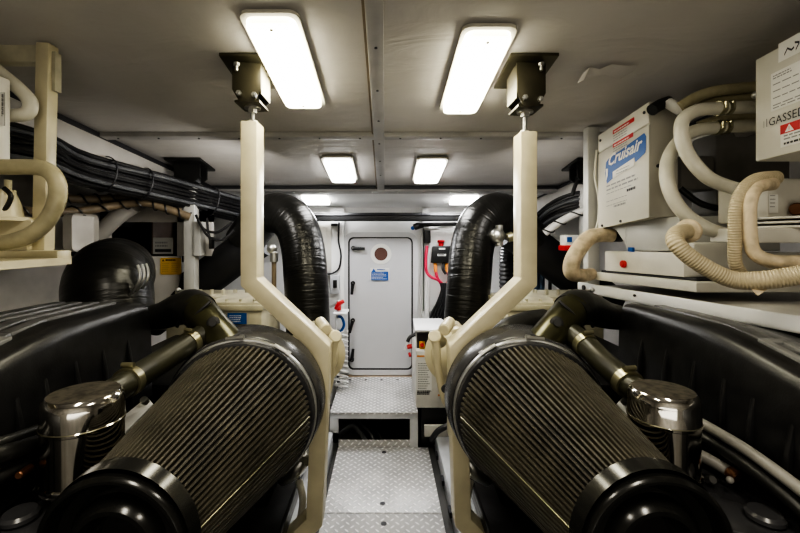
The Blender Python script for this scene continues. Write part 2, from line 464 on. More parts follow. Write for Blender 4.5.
b = m('batten'); slab(b, -1.6, 1.6, 3.04, 3.12, .035); b.mat('ink'); slab(b, -1.6, 1.6, 3.027, 3.037, .02, 0)
b.mat('steel')
for k in range(14):
    x = -1.3 + .2*k; b.cyl((x, 3.08, ceil_z(3.08)-.034), (x, 3.08, ceil_z(3.08)-.039), .006, 8)
struct('trim_3', b)
# fore end deckhead cove in white
b = m('white'); slab(b, -1.55, 1.55, 3.13, 3.68, .012); struct('trim_4', b)
# carlines along both sides under the deckhead edge
for s, nm in ((-1, 'trim_5'), (1, 'trim_6')):
    b = m('hull')
    def cx_(Y): return s*(1.83 - .17*Y)
    for (zt, zb, w) in ((.02, .15, .05),):
        y0, y1 = -.5, 3.6
        b.hexa([(cx_(y0), y0, ceil_z(y0)-zb), (cx_(y0)+s*w, y0, ceil_z(y0)-zb), (cx_(y1)+s*w, y1, ceil_z(y1)-zb), (cx_(y1), y1, ceil_z(y1)-zb),
                (cx_(y0), y0, ceil_z(y0)-zt), (cx_(y0)+s*w, y0, ceil_z(y0)-zt), (cx_(y1)+s*w, y1, ceil_z(y1)-zt), (cx_(y1), y1, ceil_z(y1)-zt)], .004)
    b.mat('ink'); y0, y1 = -.5, 3.6
    b.hexa([(cx_(y0)-s*.01, y0, ceil_z(y0)-.022), (cx_(y0)+s*w, y0, ceil_z(y0)-.022), (cx_(y1)+s*w, y1, ceil_z(y1)-.022), (cx_(y1)-s*.01, y1, ceil_z(y1)-.022),
            (cx_(y0)-s*.01, y0, ceil_z(y0)), (cx_(y0)+s*w, y0, ceil_z(y0)), (cx_(y1)+s*w, y1, ceil_z(y1)), (cx_(y1)-s*.01, y1, ceil_z(y1))])
    struct(nm, b)
# bulkhead uprights beside the door
b = m('white').box((-.50, 3.62, .27), (-.37, 3.68, ceil_z(3.68)-.02), .004); struct('trim_7', b)
b = m('white').box((.34, 3.62, .27), (.40, 3.68, ceil_z(3.68)-.02), .004); struct('trim_8', b)

# ------------------------------------------------------------------ door
YD = 3.64
t = Thing('door_1', None, None, kind='structure')
dc = P(380.5, 303.5, YD); dw = 63/F*YD; dh = 131/F*YD
b = m('doorframe').frame(dc + Vector((0, .05, 0)), X3, Z3, dw+.016, dh+.016, .05, .045, .06); t.part('door_frame', b)
b = m('black').frame(dc + Vector((0, .04, 0)), X3, Z3, dw-.006, dh-.006, .045, .014, .04); t.part('gasket', b)
b = m('door').rrect(dc + Vector((0, .035, 0)), X3, Z3, dw-.012, dh-.012, .042, .03); iL = t.part('door_leaf', b)
yf = dc.y + .004
b = m('paper'); c = P(381, 254, yf); c.y = yf; b.cyl(c, c - Y3*.004, 10.5/F*YD, 32)
b.mat('brown'); b.cyl(c - Y3*.003, c - Y3*.007, 6.6/F*YD, 32); t.part('porthole', b)
def handle(x0, y0, x1, y1):
    b = m('black'); a = P(x0, y0, yf); a.y = yf; e = P(x1, y1, yf); e.y = yf - .03
    b.cyl(a, a - Y3*.035, .020, 16, .003)
    b.tube([a - Y3*.028, (a+e)/2 - Y3*.018, e], [.017, .014, .012], 8, 3)
    b.mat('steel').cyl(a - Y3*.034, a - Y3*.04, .007, 10); t.part('dog_handle', b)
handle(353.5, 248, 365, 248.5); handle(353, 283, 352, 294); handle(353, 320, 350, 332); handle(352, 359, 353.5, 348)
t.done()
b = m('paper'); o = P(370.3, 281, yf); o.y = yf - .004
w, h = 19/F*YD, 13/F*YD
b.box((o.x, yf - .001, o.z), (o.x+w, yf - .003, o.z+h))
b.mat('blue').quad(o + Vector((w*.05, -.0035, h*.05)), X3, Z3, w*.9, h*.68)
b.poly([o+Vector((w*.06, -.0036, h*.7)), o+Vector((w*.3, -.0036, h*.7)), o+Vector((w*.18, -.0036, h*.97))], [(0,1,2)])
b.lines(o + Vector((w*.36, -.0036, h*.86)), X3, Z3, w*.55, 1, h*.13, h*.08, 3)
b.mat('paper').lines(o + Vector((w*.1, -.0042, h*.6)), X3, Z3, w*.78, 5, h*.11, h*.03, 4)
single('notice_sign', b, 'small blue and white notice on the grey door below the round porthole', 'sign')
# varnished sill at the foot of the door
b = m('wood').box(P(338, 377, 3.6) - Z3*.0, P(414, 382, 3.66) + Z3*.012, .004); struct('trim_9', b)

# ------------------------------------------------------------------ platform, plates, girders
zp = EYE - (412.5-CY)/F*2.87; YP = 2.87
t = Thing('step_platform', 'raised checker-plate step in front of the grey door', 'step')
xl, xr = P(330, 0, YP).x, P(418, 0, YP).x
b = m('checker').box((xl, YP, zp-.012), (xr, 3.6, zp)); 
b.mat('ink')
for k in range(4):
    x = -.31 + .14*k; b.cyl((x, 3.53, zp), (x, 3.53, zp+.002), .012, 12)
t.part('top_plate', b)
zo1, zo0 = EYE-(419-CY)/F*YP, EYE-(440-CY)/F*YP; ox0, ox1 = P(338.5,0,YP).x, P(410,0,YP).x
b = m('checker').box((ox0, YP, .0), (ox1, YP+.006, zo0)); t.part('kick_plate', b)
b = m('alu').box((xl, YP, zo1), (xr, YP+.012, zp-.012), .002); b.box((xl, YP, zo0-.02), (ox0, YP+.012, zo1)); b.box((ox1, YP, 0), (xr, YP+.012, zo1)); b.box((xl, YP, .10), (ox0, YP+.012, zo0-.02))
t.part('front_frame', b)
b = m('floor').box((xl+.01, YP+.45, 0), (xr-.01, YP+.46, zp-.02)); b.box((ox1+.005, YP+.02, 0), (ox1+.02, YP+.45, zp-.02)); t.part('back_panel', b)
t.done()
for i, (path, r, mt, lab) in enumerate((
    ([(338,436,3.05),(352,426,3.02),(360,432,3.0),(366,441,2.98)], .018, 'cablegrey', 'pale grey hose looping under the checker-plate step')
    ,([(357,421,3.1),(366,428,3.05),(372,436,3.0),(374,441,2.98)], .012, 'cablegrey', 'thin grey hose slanting down in the middle of the step opening')
    ,([(367,421,3.1),(374,427,3.05),(380,436,3.0),(382,441,2.98)], .012, 'cable', 'black hose slanting down in the right of the step opening'))):
    single('bilge_hose', m(mt).tube(PP(path), r, 10), lab, 'hose')
fx0, fx1 = -.337, .309
def plate(y0, y1, holes, lab):
    b = m('checker').box((fx0, y0, -.012), (fx1, y1, 0), .001)
    b.mat('ink')
    for (x, y) in holes: b.cyl((x, y, -.002), (x, y, .0012), .016, 16)
    single('floor_plate', b, lab, 'floor plate')
plate(2.185, 2.868, [(P(384,0,2.81).x, 2.80), (P(382.6,0,2.26).x, 2.26)], 'checker-plate floor panel next to the step, with two finger holes')
plate(.9, 2.178, [(P(383.8,0,2.1).x, 2.1)], 'nearest checker-plate floor panel, cut by the bottom of the photo')
for s in (-1, 1):
    x0 = s*.36
    b = m('girder').box((s*.37 if s < 0 else .36, 1.2, -.03), (s*.60, YP+.1 if s > 0 else YP-.01, .115 if s < 0 else .09), .004)
    if s > 0:
        b.mat('ink')
        for k in range(6): b.box((.345, 1.3+.28*k, .0), (.36, 1.36+.28*k, .03))
    single('engine_bed', b, 'pale grey engine bed along the %s edge of the floor plates' % side(s), 'engine bed')

# ------------------------------------------------------------------ ceiling lights
def light(x, y0, y1, w, mat, lab, grp):
    t = Thing('ceiling_light', lab, 'light', grp)
    yc = (y0+y1)/2; sl = Vector((0, 1, -.155)).normalized(); L = (y1-y0)*math.sqrt(1+.155**2)
    up = X3.cross(sl)      # points up
    c = Vector((x, yc, ceil_z(yc)))
    b = m('lampframe').rrect(c - up*.001, sl, X3, L+.03, w+.03, .03, .012); t.part('frame', b)
    b = m(mat).rrect(c - up*.012, sl, X3, L, w, .028, .02); iD = t.part('diffuser', b)
    for e in (-1, 1):
        q = c + sl*(e*(L/2-.03)) - up*.031; b = m('steel').cyl(q, q - up*.006, .006, 10); t.part('screw', b)
    t.done()
light(-.348, 1.2, 1.74, .15, 'lamp', 'front ceiling light left of the centre batten, beside the left strut bracket', 'ceiling lights')
light(.33, 1.26, 1.79, .145, 'lamp', 'front ceiling light right of the centre batten, beside the right strut bracket', 'ceiling lights')
light(-.29, 2.40, 2.84, .16, 'lampw', 'second ceiling light back on the left of the centre batten', 'ceiling lights')
light(.29, 2.42, 2.86, .16, 'lampw', 'second ceiling light back on the right of the centre batten', 'ceiling lights')
light(-.58, 3.24, 3.5, .2, 'lampw', 'far ceiling light above the left black exhaust bend', 'ceiling lights')
light(.66, 3.24, 3.5, .2, 'lampw', 'far ceiling light above the right black exhaust bend', 'ceiling lights')

# ------------------------------------------------------------------ ceiling struts
def strut(s):
    xm = -1 if s < 0 else 1
    t = Thing('support_strut', 'cream bent square-tube strut hung from the ceiling on the %s of the aisle' % side(s), 'strut')
    Y = 1.5
    if s < 0: pts = [(252.5,124),(252.5,281),(323,347),(316,515),(278,552)]; top = (252.5, 108)
    else: pts = [(525,134),(525,281),(456,347),(461,515),(497,552)]; top = (525, 112)
    b = m('cream').sqsweep(PP(pts, Y), .030, .044, .004)
    iT = t.part('tube', b)
    c = P(top[0], top[1], Y); zc = ceil_z(Y)
    b = m('steel').cyl(P(pts[0][0], pts[0][1], Y) - Z3*.002, c + Z3*.03, .008, 12)
    b.cyl(P(pts[0][0], pts[0][1], Y), P(pts[0][0], pts[0][1], Y) + Z3*.012, .018, 6)
    b.cyl(c - Z3*.02, c - Z3*.004, .017, 6); b.cyl(c - Z3*.004, c + Z3*.004, .03, 20); t.part('threaded_rod', b)
    # bracket: top plate, two cheeks and a web
    b = m('bracket'); cx = c.x
    slab(b, cx-.085, cx+.085, Y-.1, Y+.12, .008, .002)
    zt = zc - .004; zb = c.z + .002
    for yy in (Y-.065, Y+.045):
        b.prism([(cx-.052, yy, zt+.01), (cx+.052, yy, zt-.0), (cx+.052, yy, zb+.045), (cx+.026, yy, zb), (cx-.026, yy, zb), (cx-.052, yy, zb+.045)], (0, .009, 0), .001)
    b.prism([(cx-.045, Y-.06, zb), (cx+.045, Y-.06, zb), (cx+.045, Y+.05, zb), (cx-.045, Y+.05, zb)], (0, 0, .008))
    b.box((cx+(.044 if s < 0 else -.052), Y-.06, zb+.03), (cx+(.052 if s < 0 else -.044), Y+.05, zt))
    b.box((cx-.03, Y-.05, zb+.02), (cx+.03, Y+.035, zt-.02), .01)
    iB = t.part('mount_bracket', b)
    for dx, dy, dz in ((-.025, -.066, .028), (.03, -.066, .022)):
        q = Vector((cx+dx, Y+dy, zb+dz)); b = m('steel').cyl(q, q - Y3*.012, .010, 6); b.cyl(q, q - Y3*.02, .005, 10); t.part('bolt', b, iB)
    q = Vector((cx-.03*xm*-1, Y-.08, zc-.006)); b = m('steel').cyl(q, q - Z3*.03, .006, 10); b.cyl(q - Z3*.002, q - Z3*.012, .011, 6); t.part('bolt', b, iB)
    t.done()
for s in (-1, 1): strut(s)
def rear_strut(s):
    t = Thing('support_strut', 'short white rear post under a ceiling bracket, %s side, behind the front strut' % side(s), 'strut')
    Y = 2.55; x = (191.5 if s < 0 else 585.5); c = P(x, 188, Y); hw = .034 if s < 0 else .03
    b = m('panelgrey').box((c.x-hw, Y-hw, .75), (c.x+hw, Y+hw, c.z), .004); t.part('tube', b)
    b = m('black').cyl(c, c + Z3*.05, .009, 10); t.part('threaded_rod', b)
    b = m('black'); slab(b, c.x-.11, c.x+.11, Y-.12, Y+.1, .012, .003)
    for yy in (Y-.06, Y+.04): b.prism([(c.x-.08, yy, ceil_z(Y)), (c.x+.08, yy, ceil_z(Y)), (c.x+.08, yy, c.z+.06), (c.x+.04, yy, c.z+.03), (c.x-.04, yy, c.z+.03), (c.x-.08, yy, c.z+.06)], (0,.012,0))
    b.box((c.x-.05, Y-.05, c.z+.03), (c.x+.05, Y+.04, c.z+.08), .01); t.part('mount_bracket', b); t.done()
for s in (-1, 1): rear_strut(s)

# ------------------------------------------------------------------ air filters
def air_filter(s):
    t = Thing('air_filter', 'large conical pleated air filter with black end cap on the %s engine' % side(s), 'air filter')
    mir = lambda x: x if s < 0 else 2*CX - x
    Yb, Yf = 1.28, .74
    cb = P(mir(240), 416, Yb); cf = P(mir(113.5), 548, Yf)
    Rb, Rf = 71.5*Yb/F, 72*Yf/F
    ax = (cf - cb); L = ax.length; an = ax.normalized()
    N = 84
    rnd = random.Random(3 + s); jit = [rnd.uniform(-1, 1) for _ in range(N)]; Lc0 = L - .03
    def wave(i, d, r):
        k = i % 5; p = (i // 5) % N
        deep = .021 * r / Rb
        return r - (0, 0, 0, deep, deep)[k] + .0012 * jit[p] * math.sin(d * 14 + p)
    prof = [(Lc0*k/16, Rb + (Rf-Rb)*k/16) for k in range(17)]
    b = m('pleat').lathe(cb, an, prof, N*5, False, wave)
    b.mat('groove_shade'); gi = b.mi; b.bm.faces.ensure_lookup_table()
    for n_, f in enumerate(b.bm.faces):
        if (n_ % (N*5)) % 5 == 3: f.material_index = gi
    b.lathe(cb, an, [(.002, Rb*.88), (Lc0-.002, Rf*.88)], 48, True)
    iP = t.part('pleated_cone', b)
    # bright wire seam along one pleat
    q = an.to_track_quat('Z', 'Y'); Xq, Yq = q @ X3, q @ Y3
    best = None
    tgt = (mir(221), 466)
    for k in range(360):
        a = 2*PI*k/360; mid = cb + an*(L*.5) + (Xq*math.cos(a)+Yq*math.sin(a))*((Rb+Rf)/2)
        px = CX + mid.x/mid.y*F; py = CY - (mid.z-EYE)/mid.y*F
        d = (px-tgt[0])**2 + (py-tgt[1])**2
        if best is None or d < best[0]: best = (d, a)
    a = best[1]; dr = Xq*math.cos(a)+Yq*math.sin(a)
    b = m('brass').tube([cb + an*(L*.03) + dr*(Rb+.001), cf - an*(L*.06) + dr*(Rf+.002)], .0009, 6, 0); t.part('wire_seam', b)
    # collar behind
    Yc = 1.43; cc = P(mir(251), 398, Yc); Rc = 74*Yc/F; back = (cc - cb); Lc = back.length
    b = m('collar').lathe(cb, back, [(-.012, Rb-.012), (-.012, Rb+.004), (-.008, Rb+.006), (.024, Rb+.009), (.026, Rb+.016), (.030, Rb+.019), (Lc-.01, Rc), (Lc-.002, Rc-.002), (Lc, Rc-.008), (Lc, .05)], 72, True)
    iC = t.part('collar', b)
    b = m('steel').lathe(cb + back*.06, back, [(0, Rb+.006), (0, Rb+.013), (.016, Rb+.014), (.016, Rb+.007)], 72, False)
    u = Vector((0,0,1)); cpos = cb + back*.1
    for ang in (-.1, .55):
        dv = Vector((-s*math.sin(ang), 0, math.cos(ang))); pz = cpos + dv*(Rb+.017)
        tg = Vector((-s*math.cos(ang), 0, -math.sin(ang)))
        b.cyl(pz - tg*.025, pz + tg*.025, .007, 10); b.cyl(pz + tg*.02, pz + tg*.034, .010, 6)
    t.part('hose_clamp', b)
    # front end cap
    R = 78.5*Yf/F
    b = m('blackgloss').lathe(cf - an*.038 + Vector((s*.010, 0, -.013)), Vector((0,-1,0)) * .75 + an * .25,
        [(-.045, Rf*1.04), (-.02, Rf*1.075), (0, R-.003), (.006, R), (.030, R), (.038, R-.003), (.042, R-.008), (.042, R-.013), (.036, R-.017), (.012, R-.024), (.004, R*.70), (.006, R*.66), (.030, R*.60), (.038, R*.55), (.038, R*.49), (.030, R*.45), (.010, R*.40), (.004, R*.36), (.0, .001)], 96, True)
    b.lathe(cf - an*.042, an, [(0, Rf+.002), (.001, Rf+.013), (.035, Rf+.010)], 72, False)
    t.part('end_cap', b)
    t.done()
for s in (-1, 1): air_filter(s)

# ------------------------------------------------------------------ engines
def mirx(s, x): return x if s < 0 else 2*CX - x
def engine(s):
    sd = side(s)
    t = Thing('marine_engine', 'large %s marine engine, cream block under a long black ribbed cover' % sd, 'engine')
    # black lower block
    X = lambda x: s*abs(x)
    b = m('black'); b.box((X(.90), .45, .25), (X(1.58), 1.46, 1.02), .01)
    b.box((X(.46), 1.56, .15), (X(1.25), 2.45, .93), .02); t.part('lower_block', b)
    # cover: profile along Y
    ze = EYE - .246
    prof = [(1.494, 0), (1.44, .006), (1.116, .004), (1.01, -.014), (.86, -.048), (.66, -.11), (.42, -.19)]  # height, profile and inner edge hold the cover scaled up about the camera
    xi, xo = .88, 1.62
    b = m('blackplastic')
    sect = []   # cross sections: lower inner, upper inner with a rounded shoulder, outer
    for (yy, dz) in prof:
        sh = [(xi-.012, -.34), (xi-.006, -.10), (xi, -.035), (xi+.006, -.014), (xi+.020, -.002), (xi+.04, .003), (xi+.10, .006 if s < 0 else -.008), (xi+.26, .008 if s < 0 else -.034), (xi+.32, .0 if s < 0 else -.046), (xo, -.06 if s < 0 else -.10), (xo+.02, -.3)]
        sect.append([(X(a), yy, ze + dz + zz) for a, zz in sh])
    n = len(sect[0]); pts = [p for q in sect for p in q]; fc = []
    for k in range(len(sect)-1):
        for i in range(n-1):
            f = (k*n+i, k*n+i+1, (k+1)*n+i+1, (k+1)*n+i); fc.append(f if s > 0 else f[::-1])
    fc.append(tuple(range(n)) if s < 0 else tuple(range(n))[::-1]); fc.append(tuple(range((len(sect)-1)*n, len(sect)*n))[::-1] if s < 0 else tuple(range((len(sect)-1)*n, len(sect)*n)))
    b.poly(pts, fc)
    bmesh.ops.recalc_face_normals(b.bm, faces=b.bm.faces[:])
    # upright ribs down the inner face
    def topz(yy):
        for (ya, da), (yb, db) in zip(prof, prof[1:]):
            if yb <= yy <= ya: return ze + da + (db-da)*(ya-yy)/(ya-yb)
        return ze
    for yy in (1.36, 1.24, 1.13, 1.03, .95, .86, .77, .68):
        z1 = topz(yy) - .085
        b.prism([(X(xi-.002), yy-.006, z1), (X(xi-.02), yy-.006, z1-.09), (X(xi-.022), yy-.006, z1-.24), (X(xi), yy-.006, z1-.24)], (0, .012, 0), .002)
    iC = t.part('cylinder_cover', b)
    # grille slats on top
    b = m('slat_sheen')
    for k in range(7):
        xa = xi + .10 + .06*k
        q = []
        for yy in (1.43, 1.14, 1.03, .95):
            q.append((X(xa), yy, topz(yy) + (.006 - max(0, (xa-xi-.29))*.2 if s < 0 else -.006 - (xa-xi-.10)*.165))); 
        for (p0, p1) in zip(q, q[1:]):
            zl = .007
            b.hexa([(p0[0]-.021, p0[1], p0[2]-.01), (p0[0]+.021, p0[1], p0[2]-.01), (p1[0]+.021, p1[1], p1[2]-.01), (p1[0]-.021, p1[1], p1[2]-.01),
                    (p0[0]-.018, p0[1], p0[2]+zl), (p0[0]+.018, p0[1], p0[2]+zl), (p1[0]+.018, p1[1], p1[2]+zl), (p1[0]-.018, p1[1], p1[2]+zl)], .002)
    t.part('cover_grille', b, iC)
    # emblem near the front of the cover
    b = m('emblem'); ex = xi+.06; ey0, ey1 = 1.01, .9
    zz = lambda yy: topz(yy) + (.0085 if s < 0 else .003)
    def strip(x0, x1, ya, yb):
        b.hexa([(X(x0), ya, zz(ya)-.006), (X(x1), ya, zz(ya)-.006), (X(x1), yb, zz(yb)-.006), (X(x0), yb, zz(yb)-.006),
                (X(x0), ya, zz(ya)+.004), (X(x1), ya, zz(ya)+.004), (X(x1), yb, zz(yb)+.004), (X(x0), yb, zz(yb)+.004)], .002)
    strip(ex, ex+.022, ey0, .86); strip(ex+.022, ex+.065, ey0, ey0-.02); strip(ex+.045, ex+.065, ey0-.02, .94); strip(ex+.022, ex+.075, .88, .86)
    strip(ex+.08, ex+.105, .95, .83)
    t.part('emblem', b, iC)
    # cream housing behind the filter
    b = m('creamd'); Y = 2.0
    a = P(mirx(s, 205), 330, Y); e = P(mirx(s, 262), 302, Y)
    b.box((a.x, Y, .9), (e.x, Y+.35, e.z), .012)
    b.box((min(a.x, e.x)-.008, Y-.01, e.z-.045), (max(a.x, e.x)+.008, Y+.36, e.z-.015), .006)
    for k in range(4):
        xx = min(a.x, e.x) + .03 + .07*k; b.cyl((xx, Y+.02, e.z), (xx, Y+.02, e.z+.012), .008, 6)
    t.part('gearcase', b)
    if s < 0:
        b = m('blue'); o = P(227.5, 324, Y-.014); w, h = 19/F*Y, 11/F*Y
        b.quad(o, X3, Z3, w, h); b.mat('paper').lines(o + Vector((w*.1, -.001, h*.72)), X3, Z3, w*.8, 4, h*.18, h*.06, 8)
        b.mat('blue').quad(P(228, 328.5, Y-.014), X3, Z3, 14/F*Y, 3/F*Y)
        t.part('data_plate', b)
    b = m('creamd'); Y = 2.35
    a = P(mirx(s, 165), 330, Y); e = P(mirx(s, 250), 296, Y)
    b.box((a.x, Y, .8), (e.x, Y+.3, e.z), .02)
    for k in range(7):
        xx = min(a.x, e.x) + .04 + .07*k; b.cyl((xx, Y+.06, e.z), (xx, Y+.06, e.z+.03), .012, 8)
    t.part('cylinder_head', b)
    # cream end casting on the aisle side
    Y = 1.72
    b = m('cream'); c = P(mirx(s, 318), 362, Y)
    ax = Vector((-s*.35, -.55, .1))
    b.lathe(c + Vector((s*.05, .25, 0)), Vector((-s*.15, -1, .02)), [(0, .11), (.13, .11), (.135, .135), (.16, .135), (.165, .105), (.20, .095), (.22, .06), (.225, .001)], 36)
    b.box((X(.30), 1.78, .55), (X(.36), 1.95, 1.10), .015)
    t.part('end_casting', b)
    b = m('cream')
    b.cyl(P(mirx(s, 326), 330, 1.56), P(mirx(s, 320), 322, 1.66), .024, 20, .005)
    b.cyl(P(mirx(s, 336), 336, 1.56), P(mirx(s, 329), 342, 1.64), .026, 20, .006)
    b.tube(PP([(mirx(s, 335), 338, 1.57), (mirx(s, 333), 352, 1.57), (mirx(s, 331), 375, 1.58), (mirx(s, 325), 400, 1.58), (mirx(s, 319), 406, 1.6)]), [.017, .015, .015, .015, .015], 14, 5)
    b.mat('ink').cyl(P(mirx(s, 324), 388, 1.56), P(mirx(s, 325), 389, 1.52), .015, 16, .003); t.part('coolant_elbow', b)
    # intake pipe pair: rubber stub and bronze pipe with boss
    b = m('rubber').tube(PP([(mirx(s, 148), 318, 1.54), (mirx(s, 164), 315, 1.53), (mirx(s, 180), 309, 1.50), (mirx(s, 192), 307, 1.47), (mirx(s, 200), 312, 1.44)]), [.045, .052, .060, .066, .064], 24, 5); iR = t.part('rubber_sleeve', b)
    b = m('cable').tube(PP([(mirx(s, 177), 327, 1.44), (mirx(s, 184), 310, 1.43), (mirx(s, 194), 296, 1.45)]), .006, 8, 4)
    b.tube(PP([(mirx(s, 186), 330, 1.40), (mirx(s, 196), 315, 1.37), (mirx(s, 211), 301, 1.39)]), .006, 8, 4); t.part('sleeve_clamp', b, iR)
    b = m('olive').tube(PP([(mirx(s, 196), 307, 1.45), (mirx(s, 214), 328, 1.39), (mirx(s, 234), 352, 1.345)]), [.058, .057, .057], 28, 2)
    b.mat("black").lathe(P(mirx(s, 215), 324, 1.37), Vector((-s*.2, -1, .35)), [(0, .022), (.03, .022), (.032, .013), (.04, .013)], 20)
    iO = t.part('intake_pipe', b)
    b = m('steel').tube(PP([(mirx(s, 178), 290, 1.5), (mirx(s, 190), 292, 1.5), (mirx(s, 204), 297, 1.48), (mirx(s, 209), 305, 1.46)]), .004, 8, 4)
    b.sphere(P(mirx(s, 178), 290, 1.5), .01); t.part('sensor_lead', b)
    # crankcase breather hose with clamps
    if s < 0: hp = [(204, 334, 1.36), (190, 343, 1.32), (160, 362, 1.20), (136, 377, 1.1), (122, 386, 1.04), (108, 394, 1.0)]
    else: hp = [(572, 334, 1.36), (586, 345, 1.30), (602, 361, 1.22), (622, 378, 1.12), (632, 387, 1.08), (645, 394, 1.04)]
    b = m('hose').tube(PP(hp), [.037, .037, .036, .035, .033, .032], 24, 6); iH = t.part('breather_hose', b)
    for i0, f in ((1, .0), (3, .55)):
        a = P(*hp[i0]); e = P(*hp[i0+1]); q = a.lerp(e, f); d = (e-a).normalized()
        b = m('brass').lathe(q - d*.012, d, [(0, .034), (0, .041), (.024, .040), (.024, .033)], 28, False)
        up = Vector((0, -.4, 1)).normalized(); up = (up - d*up.dot(d)).normalized(); q2 = q + up*.046
        b.cyl(q2 - d.cross(up)*.016, q2 + d.cross(up)*.016, .007, 8); t.part('clamp', b, iH)
    # breather canister
    if s < 0: tc_, Yc, hr, bot = (84, 392), .93, 35, 474
    else: tc_, Yc, hr, bot = (663, 389), .98, 31, 469
    c = P(tc_[0], tc_[1], Yc); r = hr*Yc/F; H = (bot - tc_[1])/F*Yc
    b = m('chrome').lathe(c - Z3*H, Z3, [(-.03, r*.7), (-.012, r*.98), (-.008, r*1.03), (0, r*1.05), (.006, r*1.03), (.008, r*.98), (.012, r*.98), (H*.62, r*.99), (H*.63, r*1.015), (H*.66, r*1.02), (H*.67, r*1.0), (H*.88, r), (H*.96, r*.97), (H*1.0, r*.88)], 56)
    iB = t.part('breather_canister', b)
    b = m('brass').lathe(c - Z3*(H*.352), Z3, [(0, r*1.008), (.002, r*1.021), (.004, r*1.008)], 56, False); t.part('seam_ring', b, iB)
    b = m('dusty').lathe(c - Z3*.003, Z3, [(0, r*.885), (.004, r*.86), (.005, r*.001)], 48); t.part('dusty_lid', b, iB, 'dust-covered flat lid')
    # bracket plates beneath
    b = m('collar')
    if s < 0: q = [(0, 500, .85), (46, 470, 1.0), (120, 452, 1.12), (150, 500, 1.0), (100, 560, .85), (0, 560, .78)]
    else: q = [(800, 520, .85), (748, 486, .95), (700, 462, 1.05), (640, 456, 1.12), (620, 500, 1.0), (690, 560, .85), (800, 565, .78)]
    zz0 = min(p[2] for p in [(0, 0, EYE - (y-CY)/F*YY) for x, y, YY in q])
    flatq = [Vector(((x-CX)/F*YY, YY, EYE-.60)) for x, y, YY in q]
    b.prism(flatq, (0, 0, -.02), .003)
    bc = P(765 if s > 0 else 20, 525, .85); bc.z = EYE - .60
    b.cyl(bc, bc + Z3*.02, .035, 24, .006); b.mat('steel').cyl(P(41.5 if s < 0 else 708, 490 if s < 0 else 480, .97), P(41.5 if s < 0 else 708, 490 if s < 0 else 480, .97) + Vector((0,-.015,.01)), .009, 8)
    t.part('mounting_plate', b)
    b = m('white').prism(PP([(mirx(s, 116), 422, 1.06), (mirx(s, 147), 397, 1.12), (mirx(s, 153), 404, 1.12), (mirx(s, 122), 436, 1.06)]), (0, .01, -.01)); 
    b.mat('steel').cyl(P(mirx(s, 146), 402, 1.10), P(mirx(s, 146), 402, 1.10)+Vector((0,-.012,.012)), .010, 8); t.part('lifting_bracket', b)
    # underside: tray, cream sump, silver pipe
    b = m('blackplastic'); 
    x0, x1 = X(.36), X(.66)
    zt = EYE - .76
    b.box((X(.365), .95, .40), (X(.76), 1.74, .45), .006); b.box((X(.365), .95, .445), (X(.378), 1.74, .462), .003)
    t.part('side_tray', b)
    b = m('creamd').box((X(.46), 1.77, .30), (X(.72), 1.95, .66), .02); b.mat('steel')
    b.tube(PP([(mirx(s, 283), 478, 1.62), (mirx(s, 296), 470, 1.58), (mirx(s, 303), 455, 1.6), (mirx(s, 304), 440, 1.65)]), .03, 16, 5)
    b.cyl(P(mirx(s, 302), 462, 1.56), P(mirx(s, 304), 452, 1.6), .036, 20, .004)
    t.part('sump', b)
    b = m('whitehose').tube(PP([(mirx(s, 299), 480, 1.58), (mirx(s, 303), 500, 1.55), (mirx(s, 300), 520, 1.55)]), .014, 10, 4)
    t.part('drain_pipe', b)
    if s > 0:
        b = m('rubber').tube(PP([(490, 345, 1.6), (506, 333, 1.62), (528, 326, 1.66), (545, 322, 1.7)]), [.05, .055, .06, .055], 22, 5); t.part('rubber_elbow', b)
    t.done()
for s in (-1, 1): engine(s)

# ------------------------------------------------------------------ exhausts
def exhaust(s):
    t = Thing('exhaust_duct', 'black wrapped exhaust pipe bent over like a hook behind the %s front strut' % side(s), 'exhaust pipe')
    if s < 0: v = [(308, 345, 2.42), (308, 318, 2.44), (306, 280, 2.48), (303, 248, 2.54), (296, 226, 2.58), (282, 214, 2.62), (266, 216, 2.68), (254, 228, 2.7), (244, 243, 2.72)]
    else: v = [(465, 345, 2.42), (466, 318, 2.44), (469, 280, 2.48), (472, 248, 2.54), (479, 226, 2.58), (493, 214, 2.62), (509, 216, 2.68), (521, 228, 2.7), (531, 243, 2.72)]
    rr = [.132, .132, .135, .136, .136, .135, .132, .13, .13]
    b = m('wrap').tube(PP(v), rr, 36, 8); t.part('wrapped_bend', b)
    if s < 0: d = [(258, 240, 2.72), (240, 253, 2.72), (185, 294, 2.74), (150, 320, 2.76)]
    else: d = [(512, 231, 2.72), (536, 248, 2.72), (574, 277, 2.74), (610, 304, 2.76)]
    b = m('duct').tube(PP(d), [.125, .125, .125, .125], 32, 4); t.part('lagged_downpipe', b)
    t.done()
for s in (-1, 1): exhaust(s)
